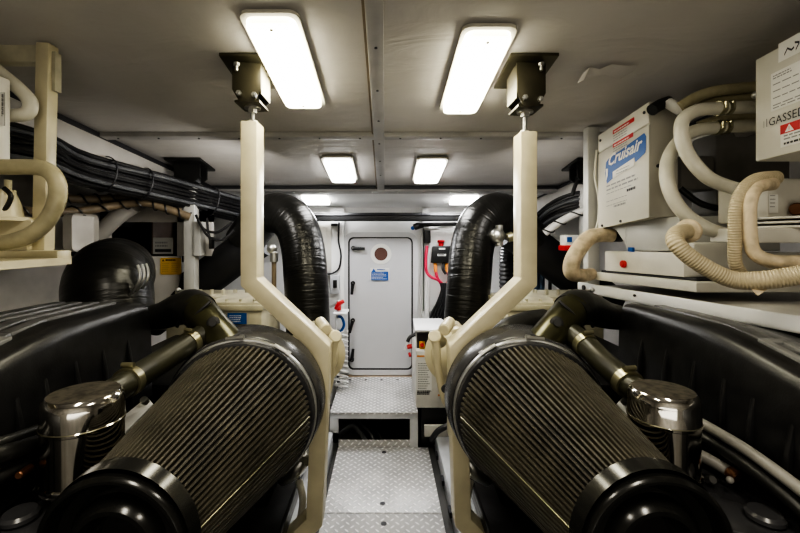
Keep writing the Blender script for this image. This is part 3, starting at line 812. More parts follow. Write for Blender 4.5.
# bellows pipes behind the bends
b = m('blackplastic'); pts = PP([(507, 447, 2.95), (507, 290, 2.95), (507, 262, 2.95), (509, 242, 2.95)])
n = 40; line = []; rr = []
for k in range(n+1):
    f = k/n*3; i = min(int(f), 2); line.append(pts[i].lerp(pts[i+1], f-i)); rr.append(.05 + (.008 if k % 2 else 0))
b.tube(line, rr, 20, 0); single('bellows_hose', b, 'black corrugated hose standing between the right exhaust bend and the right strut', 'hose')
b = m('conduit').cyl(P(274, 262, 2.35), P(274, 300, 2.35), .014, 12); b.mat('steel').cyl(P(274, 252, 2.35), P(274, 262, 2.35), .025, 12, .003); b.sphere(P(272, 249, 2.35), .03)
single('oil_pipe', b, 'thin bronze pipe with a silver union inside the left exhaust bend', 'pipe')
b = m('steel').sphere(P(497, 236, 2.45), .05, (1, .8, 1)); b.cyl(P(499, 246, 2.45), P(499, 225, 2.45), .025, 12, .003); b.mat('brass').cyl(P(507, 238, 2.42), P(513, 236, 2.42), .03, 12, .004)
single('turbo_union', b, 'silver and brass pipe union tucked inside the right exhaust bend', 'pipe fitting')
# big wrapped elbow outboard of the left engine
t = Thing('intake_elbow', 'big shiny black wrapped elbow behind the left engine cover', 'hose')
Y = 1.55
b = m('wrap').tube(PP([(110, 335, 1.66), (110, 305, 1.68), (109, 287, 1.70), (112, 276, 1.76), (118, 272, 1.86), (126, 278, 1.96)]), [.165, .165, .165, .163, .155, .13], 36, 8); t.part('wrapped_bend', b)
for k in range(3):
    b = m('steel').tube([P(127+k*4.2 + 13*math.sin(f*2.2), 298 - 33*f - k*.6, 1.60+.03*k) for f in (0, .25, .5, .75, 1)], .006, 8, 4); t.part('band_clamp', b)
t.done()

# ------------------------------------------------------------------ bulkhead fittings
yb = 3.62
b = m('black').box((-1.25, 3.42, EYE - (221-CY)/F*3.42 - 0), (1.25, 3.5, EYE - (212.5-CY)/F*3.42), .01)
b.mat('cable'); b.tube([(-1.25, 3.415, EYE-(215-CY)/F*3.42), (1.25, 3.415, EYE-(215-CY)/F*3.42)], .006, 8, 0)
single('trunking', b, 'long black cable trunking crossing above the door', 'trunking')
# left: white panel box
t = Thing('terminal_panel', 'narrow white panel left of the door above the grey socket', 'panel')
b = m('offwhite').box(P(318, 272, 3.6), P(332, 225, 3.66), .005); b.box(P(318, 270, 3.58), P(327, 227, 3.6), .004); t.part('cover', b)
b = m('black').box(P(331, 226, 3.58), P(338, 223.5, 3.64), .002); t.part('hinge', b); t.done()
single('wire', m('cable').tube(PP([(339, 222, 3.6), (338.5, 240, 3.61), (341, 255, 3.61), (339, 268, 3.61), (333, 273, 3.6), (326, 274, 3.6)]), .008, 8, 5), 'thin black wire curving down the wall left of the door', 'wire')
t = Thing('wall_socket', 'grey switched wall socket left of the door', 'socket')
b = m('girder').box(P(330, 294, 3.57), P(340, 275, 3.62), .006); t.part('housing', b)
b = m('black').box(P(333, 288, 3.56), P(337, 280, 3.572), .004); t.part('socket_face', b); t.done()
t = Thing('air_valve', 'small red-handled valve above the coiled white hose', 'valve')
b = m('steel').cyl(P(339, 318, 3.4), P(339, 300, 3.4), .022, 14, .003); b.cyl(P(330, 307, 3.4), P(339, 303, 3.4), .012, 12); t.part('valve_body', b)
b = m('red').tube(PP([(336, 309, 3.37), (339, 304, 3.36), (344, 301, 3.36)]), [.018, .02, .016], 10, 3); b.cyl(P(339, 310, 3.37), P(339, 302, 3.37), .018, 12); t.part('valve_handle', b, None, 'red handle'); t.done()
b = m('white').box(P(333, 313.2, 3.3), P(349, 310.8, 3.5), .004); b.box(P(333, 400, 3.46), P(337, 312, 3.5), .003)
single('hose_rack', b, 'small white shelf bracket carrying the coiled white hose', 'rack')
single('blue_hose', m('blue').tube(PP([(338, 316, 3.36), (342, 318, 3.36), (344, 325, 3.36), (341, 331, 3.36), (338, 332, 3.36)]), .012, 10, 5), 'short blue hose loop under the red valve', 'hose')
pts = []
for k in range(0, 11*12+1):
    a = 2*PI*k/12; f = k/(11*12.0)
    pts.append(P(341 + 6.6*math.cos(a), 331 + 56*f, 3.30 + .055*math.sin(a)))
single('coiled_hose', m('white').tube(pts, .0075, 8, 0), 'coiled white spiral hose hanging left of the door', 'hose')
b = m('cable'); b.tube(PP([(338, 330, 3.43), (337.5, 360, 3.43), (339, 388, 3.43)]), .014, 8, 4); single('cable', b, 'dark cable running down behind the coiled white hose', 'cable')
# right: battery switch panel
t = Thing('switch_panel', 'white backing panel on the bulkhead right of the door', 'panel')
b = m('white').box(P(423.5, 311, 3.63), P(470, 228.5, 3.68), .003); t.part('board', b)
b = m('panelgrey').box(P(422.5, 313, 3.625), P(470, 310.6, 3.68)); b.box(P(422.3, 311, 3.62), P(423.8, 228, 3.68)); b.mat('alu').box(P(423, 330, 3.63), P(470, 313, 3.68)); t.part('edge_trim', b); t.done()
t = Thing('fuse_holder', 'small black fuse holder at the top of the red cable, right of the door', 'fuse holder')
b = m('black').box(P(424.5, 243, 3.58), P(430, 230.5, 3.64), .006); t.part('body', b)
b = m('steel').cyl(P(426, 248, 3.6), P(426, 242, 3.6), .008, 10); b.cyl(P(428.7, 248, 3.6), P(428.7, 242, 3.6), .008, 10); t.part('terminal', b); t.done()
single('red_cable', m('pink').tube(PP([(427, 246, 3.59), (426, 258, 3.58), (426.5, 271, 3.58), (431, 277, 3.57), (438, 280, 3.57), (443, 285, 3.57), (444, 290, 3.57)]), .014, 10, 6), 'thick red cable curving down from the black fuse holder', 'cable')
t = Thing('battery_switch', 'black battery isolator box with a red knob, right of the door', 'switch')
b = m('black').hexa([P(430.5, 263, 3.56), P(455, 263, 3.56), P(455, 263, 3.64), P(430.5, 263, 3.64), P(432, 246, 3.56), P(455, 246, 3.56), P(455, 246, 3.64), P(432, 246, 3.64)], .012)
b.mat('paper'); b.quad(P(437.5, 256, 3.555), X3, Z3, .075, .018); b.quad(P(439, 249.5, 3.555), X3, Z3, .055, .014)
b.mat('ink'); b.lines(P(438.2, 255.3, 3.553), X3, Z3, .062, 1, .01, .009, 5); t.part('housing', b)
b = m('red').cyl(P(441, 246, 3.6), P(441, 241.5, 3.6), .022, 16, .003); b.cyl(P(441, 242.5, 3.6), P(441, 240, 3.6), .034, 16, .006); t.part('knob', b, None, 'red knob'); t.done()
for x, lab in ((435.5, 'left of the two short red and yellow cables under the black switch box'), (447, 'right of the two short red and yellow cables, against the exhaust pipe')):
    t = Thing('battery_cable', lab, 'cable')
    b = m('orange').tube(PP([(x-.3, 263, 3.59), (x, 269, 3.58), (x+.5, 272, 3.575)]), .015, 10, 4); t.part('heat_sleeve', b)
    b = m('pink').tube(PP([(x+.5, 272, 3.575), (x+2, 278, 3.57), (x+(6 if x < 440 else 0), 285, 3.57), (x+(7 if x < 440 else -2), 296, 3.56)]), .014, 10, 5); t.part('red_lead', b); t.done()
single('black_lead', m('cable').tube(PP([(443.5, 263, 3.59), (443, 269, 3.57), (446, 274, 3.56)]), .013, 10, 4), 'short black cable curling under the black switch box', 'cable')
for k in range(5):
    o = k*2.2
    single('battery_lead', m('cable').tube(PP([(441+o, 283, 3.55), (442+o*.9, 290, 3.54), (438+o*1.1, 302, 3.53), (431+o*1.4, 316, 3.52), (429+o*1.6, 332, 3.5)]), .013, 8, 5),
           'black battery cable in the bunch hanging below the red cables', 'cable', 'black battery cables below the switch')
b = m('black').tube(PP([(414, 227.5, 3.5), (417.5, 226, 3.5), (423, 225.5, 3.52)]), [.028, .03, .02], 14, 3); b.tube(PP([(420, 225, 3.52), (432, 224.5, 3.58), (456, 224, 3.69)]), .018, 12, 3); b.mat('blue').sphere(P(412.8, 228, 3.5), .018)
single('pipe_end', b, 'black pipe ending above the upper right corner of the door', 'pipe')
# control cabinet
t = Thing('control_cabinet', 'white electrical cabinet with a sloping lid right of the step', 'cabinet')
Yc = 2.86
b = m('offwhite').box((P(416, 0, Yc).x, Yc, P(0, 408, Yc).z), (P(462, 0, Yc).x, 3.3, P(0, 351, Yc).z), .006)
o = P(417.5, 406, Yc-.003)
iC = t.part('cabinet_body', b)
b = m('paper').quad(P(417, 391, Yc-.004), X3, Z3, .105, .24); b.mat('inkgrey').lines(P(418, 364, Yc-.006), X3, Z3, .085, 12, .016, .006, 9)
b.mat('ink').lines(P(417.2, 391.5, Yc-.006), X3, Z3, .1, 3, .011, .007, 2); b.mat('orange').quad(P(416.8, 357, Yc-.006), X3, Z3, .055, .012); b.quad(P(438, 396, Yc-.006), X3, Z3, .03, .012); t.part('instruction_label', b, iC)
b = m('panelgrey').hexa([P(415.5, 351, Yc+.08), P(462, 351, Yc+.08), P(462, 351, 3.3), P(415.5, 351, 3.3), P(415.5, 331, Yc+.08), P(462, 331, Yc+.08), P(462, 321, 3.3), P(415.5, 321, 3.3)], .004)
b.mat('ink').quad(P(417, 350, Yc+.075), X3, Z3, .3, .125); iP = t.part('control_panel', b)
b = m('white').hexa([P(415, 332, Yc+.02), P(462, 332, Yc+.02), P(441, 320, 3.36), P(413, 320, 3.36), P(415, 330, Yc+.02), P(462, 330, Yc+.02), P(441, 318.4, 3.36), P(413, 318.4, 3.36)], .003); t.part('lid', b)
b = m('yellow').box(P(419.5, 349, Yc+.05), P(424.5, 341, Yc+.08), .003); b.mat('red').cyl(P(422, 345, Yc+.05), P(422, 345, Yc+.02), .016, 14, .003); t.part('isolator_switch', b, iP, 'yellow and red isolator')
b = m('red').cyl(P(436.5, 335, Yc+.07), P(436.5, 335, Yc+.05), .014, 12, .003); t.part('push_button', b, iP, 'red button')
b = m('black')
for k in range(4): b.box(P(427 + 3*k, 344, Yc+.06), P(428.6 + 3*k, 338, Yc+.08), .002)
t.part('breaker', b, iP)
b = m('inkgrey')
for k in range(5):
    b.box(P(439 + 1.6*k, 385, Yc-.004), P(439.8 + 1.6*k, 374, Yc), 0)
t.part('vent_grille', b, iC)
t.done()
t = Thing('cable_gland', 'black cable with red plugs at the left side of the white cabinet', 'cable')
b = m('cable').tube(PP([(416, 334, 3.0), (410, 337, 2.98), (407.5, 342, 2.97)]), .014, 10, 4); t.part('lead', b)
b = m('red').cyl(P(407, 347, 2.98), P(412, 346, 2.98), .018, 12, .003); b.cyl(P(408.5, 355, 2.98), P(411, 354.5, 2.98), .018, 12, .003); t.part('plug', b)
b = m('white').cyl(P(404.5, 350, 2.98), P(407, 343, 2.98), .009, 8); t.part('white_lead', b); t.done()
b = m('black').box((P(421, 0, 2.9).x, 2.9, 0.0), (P(462, 0, 2.9).x, 3.3, P(0, 409, 2.86).z), .004); single('cabinet_plinth', b, 'black plinth under the white electrical cabinet', 'plinth')
b = m('cable').tube(PP([(431, 441, 2.75), (437, 432, 2.75), (445, 427, 2.75), (452, 424, 2.75)]), .02, 10, 5); single('plinth_cable', b, 'thick black cable in front of the black cabinet plinth', 'cable')
b = m('offwhite').box(P(424.5, 437, 2.83), P(447, 424, 2.86), .004); single('junction_box', b, 'pale box low in front of the black cabinet plinth', 'box')

def helix(ps, r, turns):
    n = turns * 12; pts = []
    for k in range(n + 1):
        f = k / n * (len(ps) - 1) * .999; i = int(f); q = ps[i].lerp(ps[i+1], f - i); d = (ps[i+1] - ps[i]).normalized()
        up = (Z3 - d * d.dot(Z3)).normalized(); sd = d.cross(up); a = 2 * PI * k / 12
        pts.append(q + (up * math.cos(a) + sd * math.sin(a)) * r)
    return m('cable').tube(pts, .005, 6, 0)
# ------------------------------------------------------------------ left side: shelf, cables, panels
# transverse storage panel with an opening
t = Thing('hull_lining', 'white hull-side lining with a dark opening and a yellow notice, far left', 'lining')
Yp = 2.62; A = lambda x, y, Y=Yp: P(x, y, Y)
b = m('hull')
b.box(A(100, 330), A(182, 256, Yp+.04), .004)
b.box(A(100, 256), A(112, 205, Yp+.04)); b.box(A(177, 256), A(214, 205, Yp+.04)); b.box(A(100, 222), A(214, 200, Yp+.04)); t.part('face', b)
b = m('black').box(A(120, 262, Yp+.40), A(190, 215, Yp+.41)); b.box(A(110, 256, Yp+.03), A(111.5, 222, Yp+.45)); b.box(A(110, 257, Yp+.03), A(178, 256, Yp+.45)); t.part('recess', b)
t.done()
t = Thing('storage_carton', 'brown carton with a white label inside the dark opening, far left', 'box')
b = m('card').box(A(151, 254, Yp+.12), A(176, 222.5, Yp+.42), .004); t.part('carton', b)
b = m('panelgrey').quad(A(153, 254, Yp+.118), X3, Z3, 21/F*Yp, 17/F*Yp); b.mat('inkgrey').lines(A(155, 243.5, Yp+.117), X3, Z3, .11, 2, .022, .012, 3); b.mat('ink').quad(A(155, 252, Yp+.117), X3, Z3, .11, .02); t.part('carton_label', b); t.done()
b = m('yellow'); o = A(160.5, 274.5, Yp-.006); w, h = 20.5/F*Yp, 16.5/F*Yp
b.rrect(o + Vector((w/2, .004, h/2)), X3, Z3, w, h, .008, .004)
b.mat('ink').lines(o + Vector((w*.25, -.0015, h*.82)), X3, Z3, w*.5, 1, .01, h*.1, 2); b.poly([o+Vector((w*.07, -.0015, h*.8)), o+Vector((w*.2, -.0015, h*.8)), o+Vector((w*.135, -.0015, h*.93))], [(0,1,2)])
b.mat('inkgrey').lines(o + Vector((w*.08, -.0015, h*.66)), X3, Z3, w*.38, 5, h*.12, h*.03, 6); b.lines(o + Vector((w*.54, -.0015, h*.66)), X3, Z3, w*.36, 5, h*.12, h*.03, 7)
single('warning_sign', b, 'small yellow warning notice on the white panel, far left', 'sign')
t = Thing('distribution_box', 'pale grey cable box behind the left rear post', 'box')
b = m('panelgrey').box(P(193, 256, 2.5), P(206, 222, 2.58), .006); t.part('housing', b)
b = m('black').box(P(208.5, 249, 2.5), P(214.5, 237, 2.55), .004); t.part('plug', b); t.done()
for k, (path) in enumerate(([(196, 215, 2.5), (204, 229, 2.48), (218, 232, 2.48), (232, 222, 2.5)], [(198, 220, 2.46), (208, 236, 2.44), (222, 240, 2.44), (234, 230, 2.46)], [(207, 218, 2.5), (208, 230, 2.48), (210, 240, 2.48)])):
    single('loose_wire', m('cable').tube(PP(path), .008, 8, 5), ['upper black wire drooping right of the left rear post', 'lower black wire drooping right of the left rear post', 'black wire dropping to the plug right of the left rear post'][k], 'wire')
# cable bundle
base = [(-60, 128, 1.45), (0, 142, 1.6), (45, 152, 1.75), (85, 170, 2.0), (165, 189, 2.4), (240, 209, 2.85), (300, 222, 3.3)]
k = 0
for r_ in range(4):
    for q_ in range(7):
        rnd = random.Random(k); pts = []
        for i, (x, y, Y) in enumerate(base):
            dy = (q_ - 3)*.0215 + rnd.uniform(-.007, .007); dd = (r_-1.5)*.026 + rnd.uniform(-.008, .008)
            pts.append(P(x, y, Y) + Vector((-dd*.9, dd*.3, dy - dd*.25)))
        single('power_cable', m('cable' if k % 5 else 'cablegrey').tube(pts, rnd.uniform(.0085, .012), 8, 4), 'black cable in the thick bundle running along the left hull under the ceiling', 'cable', 'left hull cable bundle'); k += 1
for (x, y, Y), lab in (((104, 174, 2.1), 'fat pipe'), ((143, 184, 2.3), 'dark opening'), ((212, 202, 2.64), 'pale cable box')):
    c = P(x, y, Y); d = (P(x+40, y+11, Y+.2) - P(x-40, y-11, Y-.2)).normalized()
    b = m('ink').lathe(c, d, [(-.004, .092), (-.004, .097), (.004, .097), (.004, .092)], 24, False)
    single('cable_tie', b, 'cable tie around the left hull cable bundle, above the %s' % lab, 'cable tie')
for n_, (path, lab) in enumerate((([(-20, 206, 1.9), (40, 212, 2.05), (80, 211, 2.2), (119, 205, 2.35), (146, 203, 2.4), (167, 209, 2.45), (190, 217, 2.5)], 'lower'), ([(40, 196, 2.15), (80, 199, 2.3), (110, 198.5, 2.4), (146, 198, 2.48), (172, 206, 2.52), (190, 212, 2.56)], 'upper'))):
    t = Thing('wrapped_conduit', '%s tan conduit with a black spiral wrap below the left cable bundle' % lab, 'conduit')
    ps = PP(path); t.part('conduit', m('conduit').tube(ps, .024, 12, 6))
    b = helix(ps, .027, 10)
    t.part('spiral_wrap', b); t.done()
b = m('hull').tube(PP([(98, 235, 2.5), (118, 216, 2.5), (134, 205, 2.5)]), .05, 14, 3); single('vent_pipe', b, 'fat pale pipe slanting up behind the tan conduits, far left', 'pipe')
b = m('hull').box(P(66, 252, 2.1), P(96, 215, 2.3), .03); single('header_tank', b, 'pale header tank left of the dark opening', 'tank')
# left equipment shelf
t = Thing('equipment_shelf', 'cream steel frame and shelf at the upper left edge of the photo', 'shelf')
b = m('cream').sqsweep([(-1.142, 1.353, ceil_z(1.353)), (-1.156, 1.353, EYE-.05)], .022, .022, .004); t.part('post', b)
b = m('creamd').box(P(-160, 62, 1.36), P(46, 49, 1.40), .004); b.box((-1.121, 1.345, P(0, 91, 1.35).z), (-1.110, 1.372, P(0, 52, 1.35).z)); t.part('cross_rail', b)
b = m('cream').box(P(-220, 265, 1.30), P(72, 250, 1.36), .005); b.box((P(72,0,1.3).x-.04, .5, P(0,265,1.3).z), (P(72,0,1.3).x-.33, 1.35, P(0,258,1.3).z)); t.part('shelf_bar', b)
b = m('cream').box(P(-200, 237, 1.28), P(52, 221, 1.36), .006); b.box(P(-200, 250, 1.31), P(40, 236, 1.36)); t.part('pan', b)
b = m('creamd').box(P(32, 251, 1.352), P(42, 237, 1.40), .002); t.part('foot', b)
t.done()
t = Thing('junction_cabinet', 'white box with small print cut by the left edge of the photo', 'box')
b = m('offwhite').box(P(-90, 166, 1.2), P(11, 80, 1.24), .006); t.part('housing', b)
b = m('paper').quad(P(-12, 126, 1.197), X3, Z3, 16.5/F*1.2, 34/F*1.2); b.mat('ink')
b.lines(P(1.6, 94, 1.195), -Z3, X3, .075, 2, -.003, .002, 5); b.quad(P(4.6, 126, 1.195), X3, Z3, .0012, .1)
t.part('print_label', b); t.done()
single('pale_hose', m('whitehose').tube(PP([(-30, 50, 1.25), (-4, 70, 1.27), (18, 88, 1.28), (30, 102, 1.28), (27, 113, 1.28), (10, 115.5, 1.27), (-20, 114, 1.26)]), .021, 16, 8), 'pale hose looping above the white box at the left edge', 'hose')
single('khaki_hose', m('olivehose').tube(PP([(-30, 165, 1.2), (4, 167, 1.2), (30, 167, 1.2), (47, 170, 1.2), (57, 182, 1.2), (57, 200, 1.2), (48, 219, 1.2), (32, 234, 1.2), (8, 242, 1.2), (-30, 246, 1.2)]), .0235, 18, 8), 'thick khaki hose loop hanging over the left shelf', 'hose')
t = Thing('pump', 'small cream pump standing on the left shelf inside the khaki hose loop', 'pump')
b = m('cream').lathe(P(4, 221, 1.29), Z3, [(0, .075), (.012, .075), (.014, .05), (.05, .045), (.09, .03), (.10, .03)], 24); t.part('pump_foot', b)
b = m('cream').box(P(-30, 217, 1.27), P(14, 196, 1.30), .01); b.cyl(P(8, 196, 1.29), P(8, 180, 1.29), .01, 10); t.part('bracket', b)
b = m('black').tube(PP([(-2, 214, 1.26), (6, 208, 1.26), (11, 196, 1.26), (4, 188, 1.26)]), .007, 8, 4); t.part('lead', b); t.done()

# ------------------------------------------------------------------ right side rack
t = Thing('equipment_rack', 'white steel rack along the upper right side carrying the air conditioning units', 'rack')
def rx(Y): return 1.025 - .17*(Y-1.55)
def rr_(z0, z1, o0, o1, y0, y1, b, dz=0.0):
    """bar following the rack line, o0..o1 outboard"""
    b.hexa([(rx(y0)+o0, y0, z0), (rx(y0)+o1, y0, z0), (rx(y1)+o1, y1, z0-dz), (rx(y1)+o0, y1, z0-dz),
            (rx(y0)+o0, y0, z1), (rx(y0)+o1, y0, z1), (rx(y1)+o1, y1, z1-dz), (rx(y1)+o0, y1, z1-dz)], .004)
b = m('white'); zt = EYE - .203
rr_(zt-.048, zt, -.0, .012, .45, 1.98, b, .015); rr_(zt-.048, zt-.036, 0, .12, .45, 1.98, b, .015)
b.mat('ink'); 
b.cyl((rx(1.93)-.006, 1.93, zt-.036), (rx(1.93)+.004, 1.93, zt-.036), .012, 12); b.cyl((rx(1.62)-.006, 1.62, zt-.03), (rx(1.62)+.004, 1.62, zt-.03), .005, 8)
t.part('shelf_angle', b)
b = m('panelgrey').box(P(588, 290, 1.98), (P(600, 0, 1.98).x, 2.03, ceil_z(2.0)), .004); t.part('post', b)
b = m('hull'); rr_(zt-.03, zt-.015, .05, .9, .45, 1.98, b, .015); t.part('tray', b)
t.done()
# air conditioner under the control box
t = Thing('air_conditioner', 'white air conditioning unit on the rack below the labelled control box', 'air conditioner')
zb = EYE - .188
def q(Y, o, z): return (rx(Y)+o, Y, z)
b = m('offwhite'); rr_(zb, zb+.035, .0+.02, .5, 1.38, 1.93, b, .01); t.part('base_pan', b)
b = m('ink'); rr_(zb+.034, zb+.045, .06, .5, 1.42, 1.9, b, .009); t.part('gasket', b)  # dark slab painting in the shadow recess above the pan, not a seal
b = m('offwhite'); rr_(zb+.045, zb+.135, .05, .5, 1.46, 1.86, b, .008); iH = t.part('lower_housing', b)
b = m('red'); c = P(621, 265, 1.78); c.x = rx(1.78)+.045; c.y = 1.70; b.cyl(Vector((rx(1.74)+.052, 1.74, zb+.075)), Vector((rx(1.74)+.035, 1.74, zb+.075)), .016, 16, .003); t.part('reset_button', b, iH, 'red button')
b = m('blue').box((rx(1.70)+.045, 1.69, zb+.130), (rx(1.70)+.055, 1.72, zb+.148)); t.part('blue_tag', b, iH)
b = m('panelgrey'); rr_(zb+.14, zb+.27, .07, .45, 1.50, 1.76, b, .008); b.prism([q(1.76, .07, zb+.16), q(1.76, .07, zb+.26), q(1.86, .08, zb+.26)], (.3, .05, 0)); t.part('bracket_plate', b)
b = m('offwhite').box(P(694, 270, 1.45), P(706, 242, 1.62), .012); b.box(P(707, 262, 1.47), P(720, 243, 1.62), .012); t.part('mount_block', b)
t.done()
# control box with labels, face looking across the aisle
t = Thing('control_box', 'tall white control box with a blue label on the upper right side', 'control box')
xf = 1.03; ya, yb_ = 1.555, 1.925
def fz(Y, f):   # f 0 bottom .. 1 top, following the slope of the box
    bt = EYE + (.083 + (Y-1.55)*(-.1)); tp = EYE + (.53 + (Y-1.55)*(-.10)); return bt + (tp-bt)*f
def cp(u, v, d=0):  # u from far edge 0 to near edge 1
    Y = yb_ + (ya - yb_)*u; return Vector((xf - d, Y, fz(Y, v)))
def slabbox(b, u0, u1, v0, v1, d0, d1, bev=.003):
    b.hexa([cp(u1,v0,d0), cp(u1,v0,d1), cp(u0,v0,d1), cp(u0,v0,d0), cp(u1,v1,d0), cp(u1,v1,d1), cp(u0,v1,d1), cp(u0,v1,d0)], bev)
b = m('boxside_shade'); slabbox(b, 0, 1, 0, 1, -.11, 0, .004); t.part('housing', b)
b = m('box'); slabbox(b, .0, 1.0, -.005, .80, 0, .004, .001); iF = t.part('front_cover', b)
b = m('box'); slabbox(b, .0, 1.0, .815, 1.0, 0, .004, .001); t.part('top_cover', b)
ux = (cp(1, .5) - cp(0, .5)).normalized(); uy = Z3; W = (cp(1,.5)-cp(0,.5)).length; H = .447
def fp(u, v, d=.0055): return cp(u, v, d)
b = m('blue')
# blue panel: wide band with a tail at its far end
b.poly([fp(.19,.665), fp(.17,.56), fp(.21,.44), fp(.36,.475), fp(.36,.53), fp(.76,.575), fp(.78,.525), fp(.95,.57), fp(.96,.60), fp(.96,.715), fp(.93,.75), fp(.25,.69)], [tuple(range(12))])
b.mat('paper').poly([fp(.34,.47,.0058), fp(.76,.50,.0058), fp(.76,.575,.0062), fp(.34,.535,.0062)], [(0,1,2,3)])
b.text('Cruisair', fp(.23,.612,.0068), ux + uy*.02, uy, .068, .35, sx=1.08, bold=.0018)
b.poly([fp(.19,.60,.0068), fp(.24,.59,.0068), fp(.235,.52,.0068), fp(.20,.47,.0068)], [(0,1,2,3)])
b.mat('inkgrey').lines(fp(.42,.52,.0072), ux, uy, W*.26, 2, .012, .003, 2)
t.part('brand_label', b, iF)
b = m('red'); b.quad(fp(.34,.775), ux, uy, W*.40, .018); b.mat('paper').lines(fp(.37,.785,.0065), ux, uy, W*.3, 1, .01, .005, 2); b.mat('inkgrey').lines(fp(.35,.755), ux, uy, W*.36, 3, .011, .004, 3); t.part('warning_label', b, iF)
b = m('red'); b.quad(fp(.34,.91,.0055), ux, uy, W*.42, .018); b.mat('paper').lines(fp(.37,.92,.0065), ux, uy, W*.3, 1, .01, .005, 2); b.mat('inkgrey').lines(fp(.35,.885), ux, uy, W*.36, 3, .011, .004, 3); t.part('warning_label', b)
b = m('inkgrey'); b.lines(fp(.2,.405), ux, uy, W*.7, 2, .018, .007, 11); b.lines(fp(.2,.33), ux, uy, W*.6, 1, .016, .003, 12); b.lines(fp(.2,.25), ux, uy, W*.55, 2, .02, .0025, 13)
b.mat('ink').lines(fp(.62,.285), ux, uy, W*.22, 1, .02, .011, 14); b.mat('inkgrey').lines(fp(.36,.175), ux, uy, W*.24, 1, .02, .008, 15); t.part('printed_text', b, iF)
for u, v in ((.06, .93), (.93, .93), (.5, .02), (.1, .02)):
    c = fp(u, v, .004); b = m('ink').cyl(c, c - X3*.004, .006, 10); t.part('screw', b)
c = Vector((xf+.03, ya-.001, EYE+.28)); b = m('ink').cyl(c, c - Y3*.006, .007, 10); t.part('screw', b)
t.done()
t = Thing('cable_conduit', 'black and white cable connector on top of the labelled control box', 'cable')
b = m('black').tube(PP([(652, 110, 1.52), (660, 105, 1.53), (668, 102, 1.55)]), .022, 14, 3); t.part('black_gland', b)
b = m('paper').tube(PP([(668, 103, 1.52), (675, 107, 1.5), (683, 112, 1.5)]), .02, 10, 3); t.part('white_tag', b); t.done()
single('pole_wire', m('whitehose').tube(PP([(597, 150, 1.93), (595, 175, 1.93), (599, 200, 1.94), (598, 222, 1.94), (592, 240, 1.95)]), .006, 8, 5), 'thin pale wire hanging beside the grey rack post', 'wire')
# white looping hoses
hoses = (
 ([(775, 107, 1.42), (752, 107, 1.40), (716, 108.5, 1.38), (697, 110.5, 1.36), (683, 120, 1.34), (682, 138, 1.33), (690, 158, 1.32), (710, 179, 1.31), (740, 190, 1.3)], .0215, 'white hose of the inner big loop right of the control box'),
 ([(775, 126, 1.46), (752, 126, 1.46), (713, 128, 1.45), (692, 132, 1.44), (676, 145, 1.42), (667, 165, 1.40), (669, 188, 1.38), (682, 211, 1.36), (706, 228, 1.34), (735, 237, 1.33)], .0225, 'white hose of the outer big loop right of the control box'),
 ([(780, 86, 1.45), (755, 87, 1.45), (716, 91, 1.46), (695, 98, 1.47), (680, 107, 1.48)], .02, 'topmost dusty hose running to the grey box at upper right'),
 ([(780, 98, 1.47), (755, 98, 1.47), (719, 101, 1.48), (698, 107, 1.5)], .018, 'second dusty hose from the top, running to the grey box at upper right'),
 ([(780, 116, 1.5), (755, 116, 1.5), (722, 119, 1.52), (698, 126, 1.55)], .018, 'lower dusty hose between the two clamped hose ends'),
)
for i, (path, r, lab) in enumerate(hoses):
    if i < 2:
        t = Thing('drain_hose', lab, 'hose'); ps = PP(path)
        t.part('hose', m('whitehose').tube(ps, r, 18, 8))
        d = (ps[1]-ps[2]).normalized()
        b = m('brass')
        for f in (.1, .3):
            c = ps[2].lerp(ps[1], f); b.lathe(c, d, [(-.008, r), (-.008, r+.004), (.008, r+.004), (.008, r)], 18, False)
            b.cyl(c + Vector((0,-r-.006,-.01)), c + Vector((0,-r-.006,.015)), .006, 8)
        t.part('clamp', b); t.done()
    else: single('dusty_hose', m('olivehose').tube(PP(path), r, 14, 8), lab, 'hose')
def wrapped(name, path, r, mat, lab, flare=False):
    ps = PP(path); rs = r if isinstance(r, list) else [r]*len(ps)
    if flare:
        t = Thing(name, lab, 'hose'); t.part('hose', m(mat).tube(ps, rs, 20, 8))
        d = (ps[0]-ps[1]).normalized(); t.part('flared_end', m('tape').lathe(ps[0] - d*.012, d, [(0, rs[0]), (.008, rs[0]*1.45), (.016, rs[0]*1.5), (.018, rs[0]*1.35), (.012, rs[0]*.8)], 24))
        t.done()
    else: single(name, m(mat).tube(ps, rs, 20, 8), lab, 'hose')
wrapped('ribbed_hose', [(688, 231, 1.2), (677, 234, 1.17), (676, 243, 1.14), (690, 257, 1.12), (714, 272, 1.1), (736, 280, 1.08), (765, 280, 1.04), (800, 275, 1.0), (840, 268, .95)], [.024, .024, .023, .0225, .023, .024, .024, .024, .024], 'tanhose', 'fat tan ribbed hose lying along the front of the right rack', True)
wrapped('taped_hose', [(741, 274, 1.12), (735, 262, 1.11), (735, 240, 1.1), (736, 208, 1.1), (744, 190, 1.11), (757, 180, 1.13), (775, 178, 1.16)], [.016]*4+[.018, .02, .021], 'tanhose', 'tan ribbed hose bent over at the right, left of the taped pair')
wrapped('taped_hose', [(830, 262, 1.05), (795, 263, 1.06), (770, 261, 1.07), (754, 252, 1.08), (750, 234, 1.08), (750, 204, 1.08), (757, 188, 1.1), (772, 184, 1.13)], [.02, .02, .019, .017, .016, .0155, .016, .018], 'tape', 'tan taped hose bent over at the right, right of the taped pair')
b = m('tape').prism(PP([(748, 285, 1.06), (762, 282, 1.06), (770, 288, 1.04), (758, 296, 1.03)]), (0, .004, .002), .001); single('tape_tail', b, 'loose flap of tan tape hanging below the fat ribbed hose', 'tape')
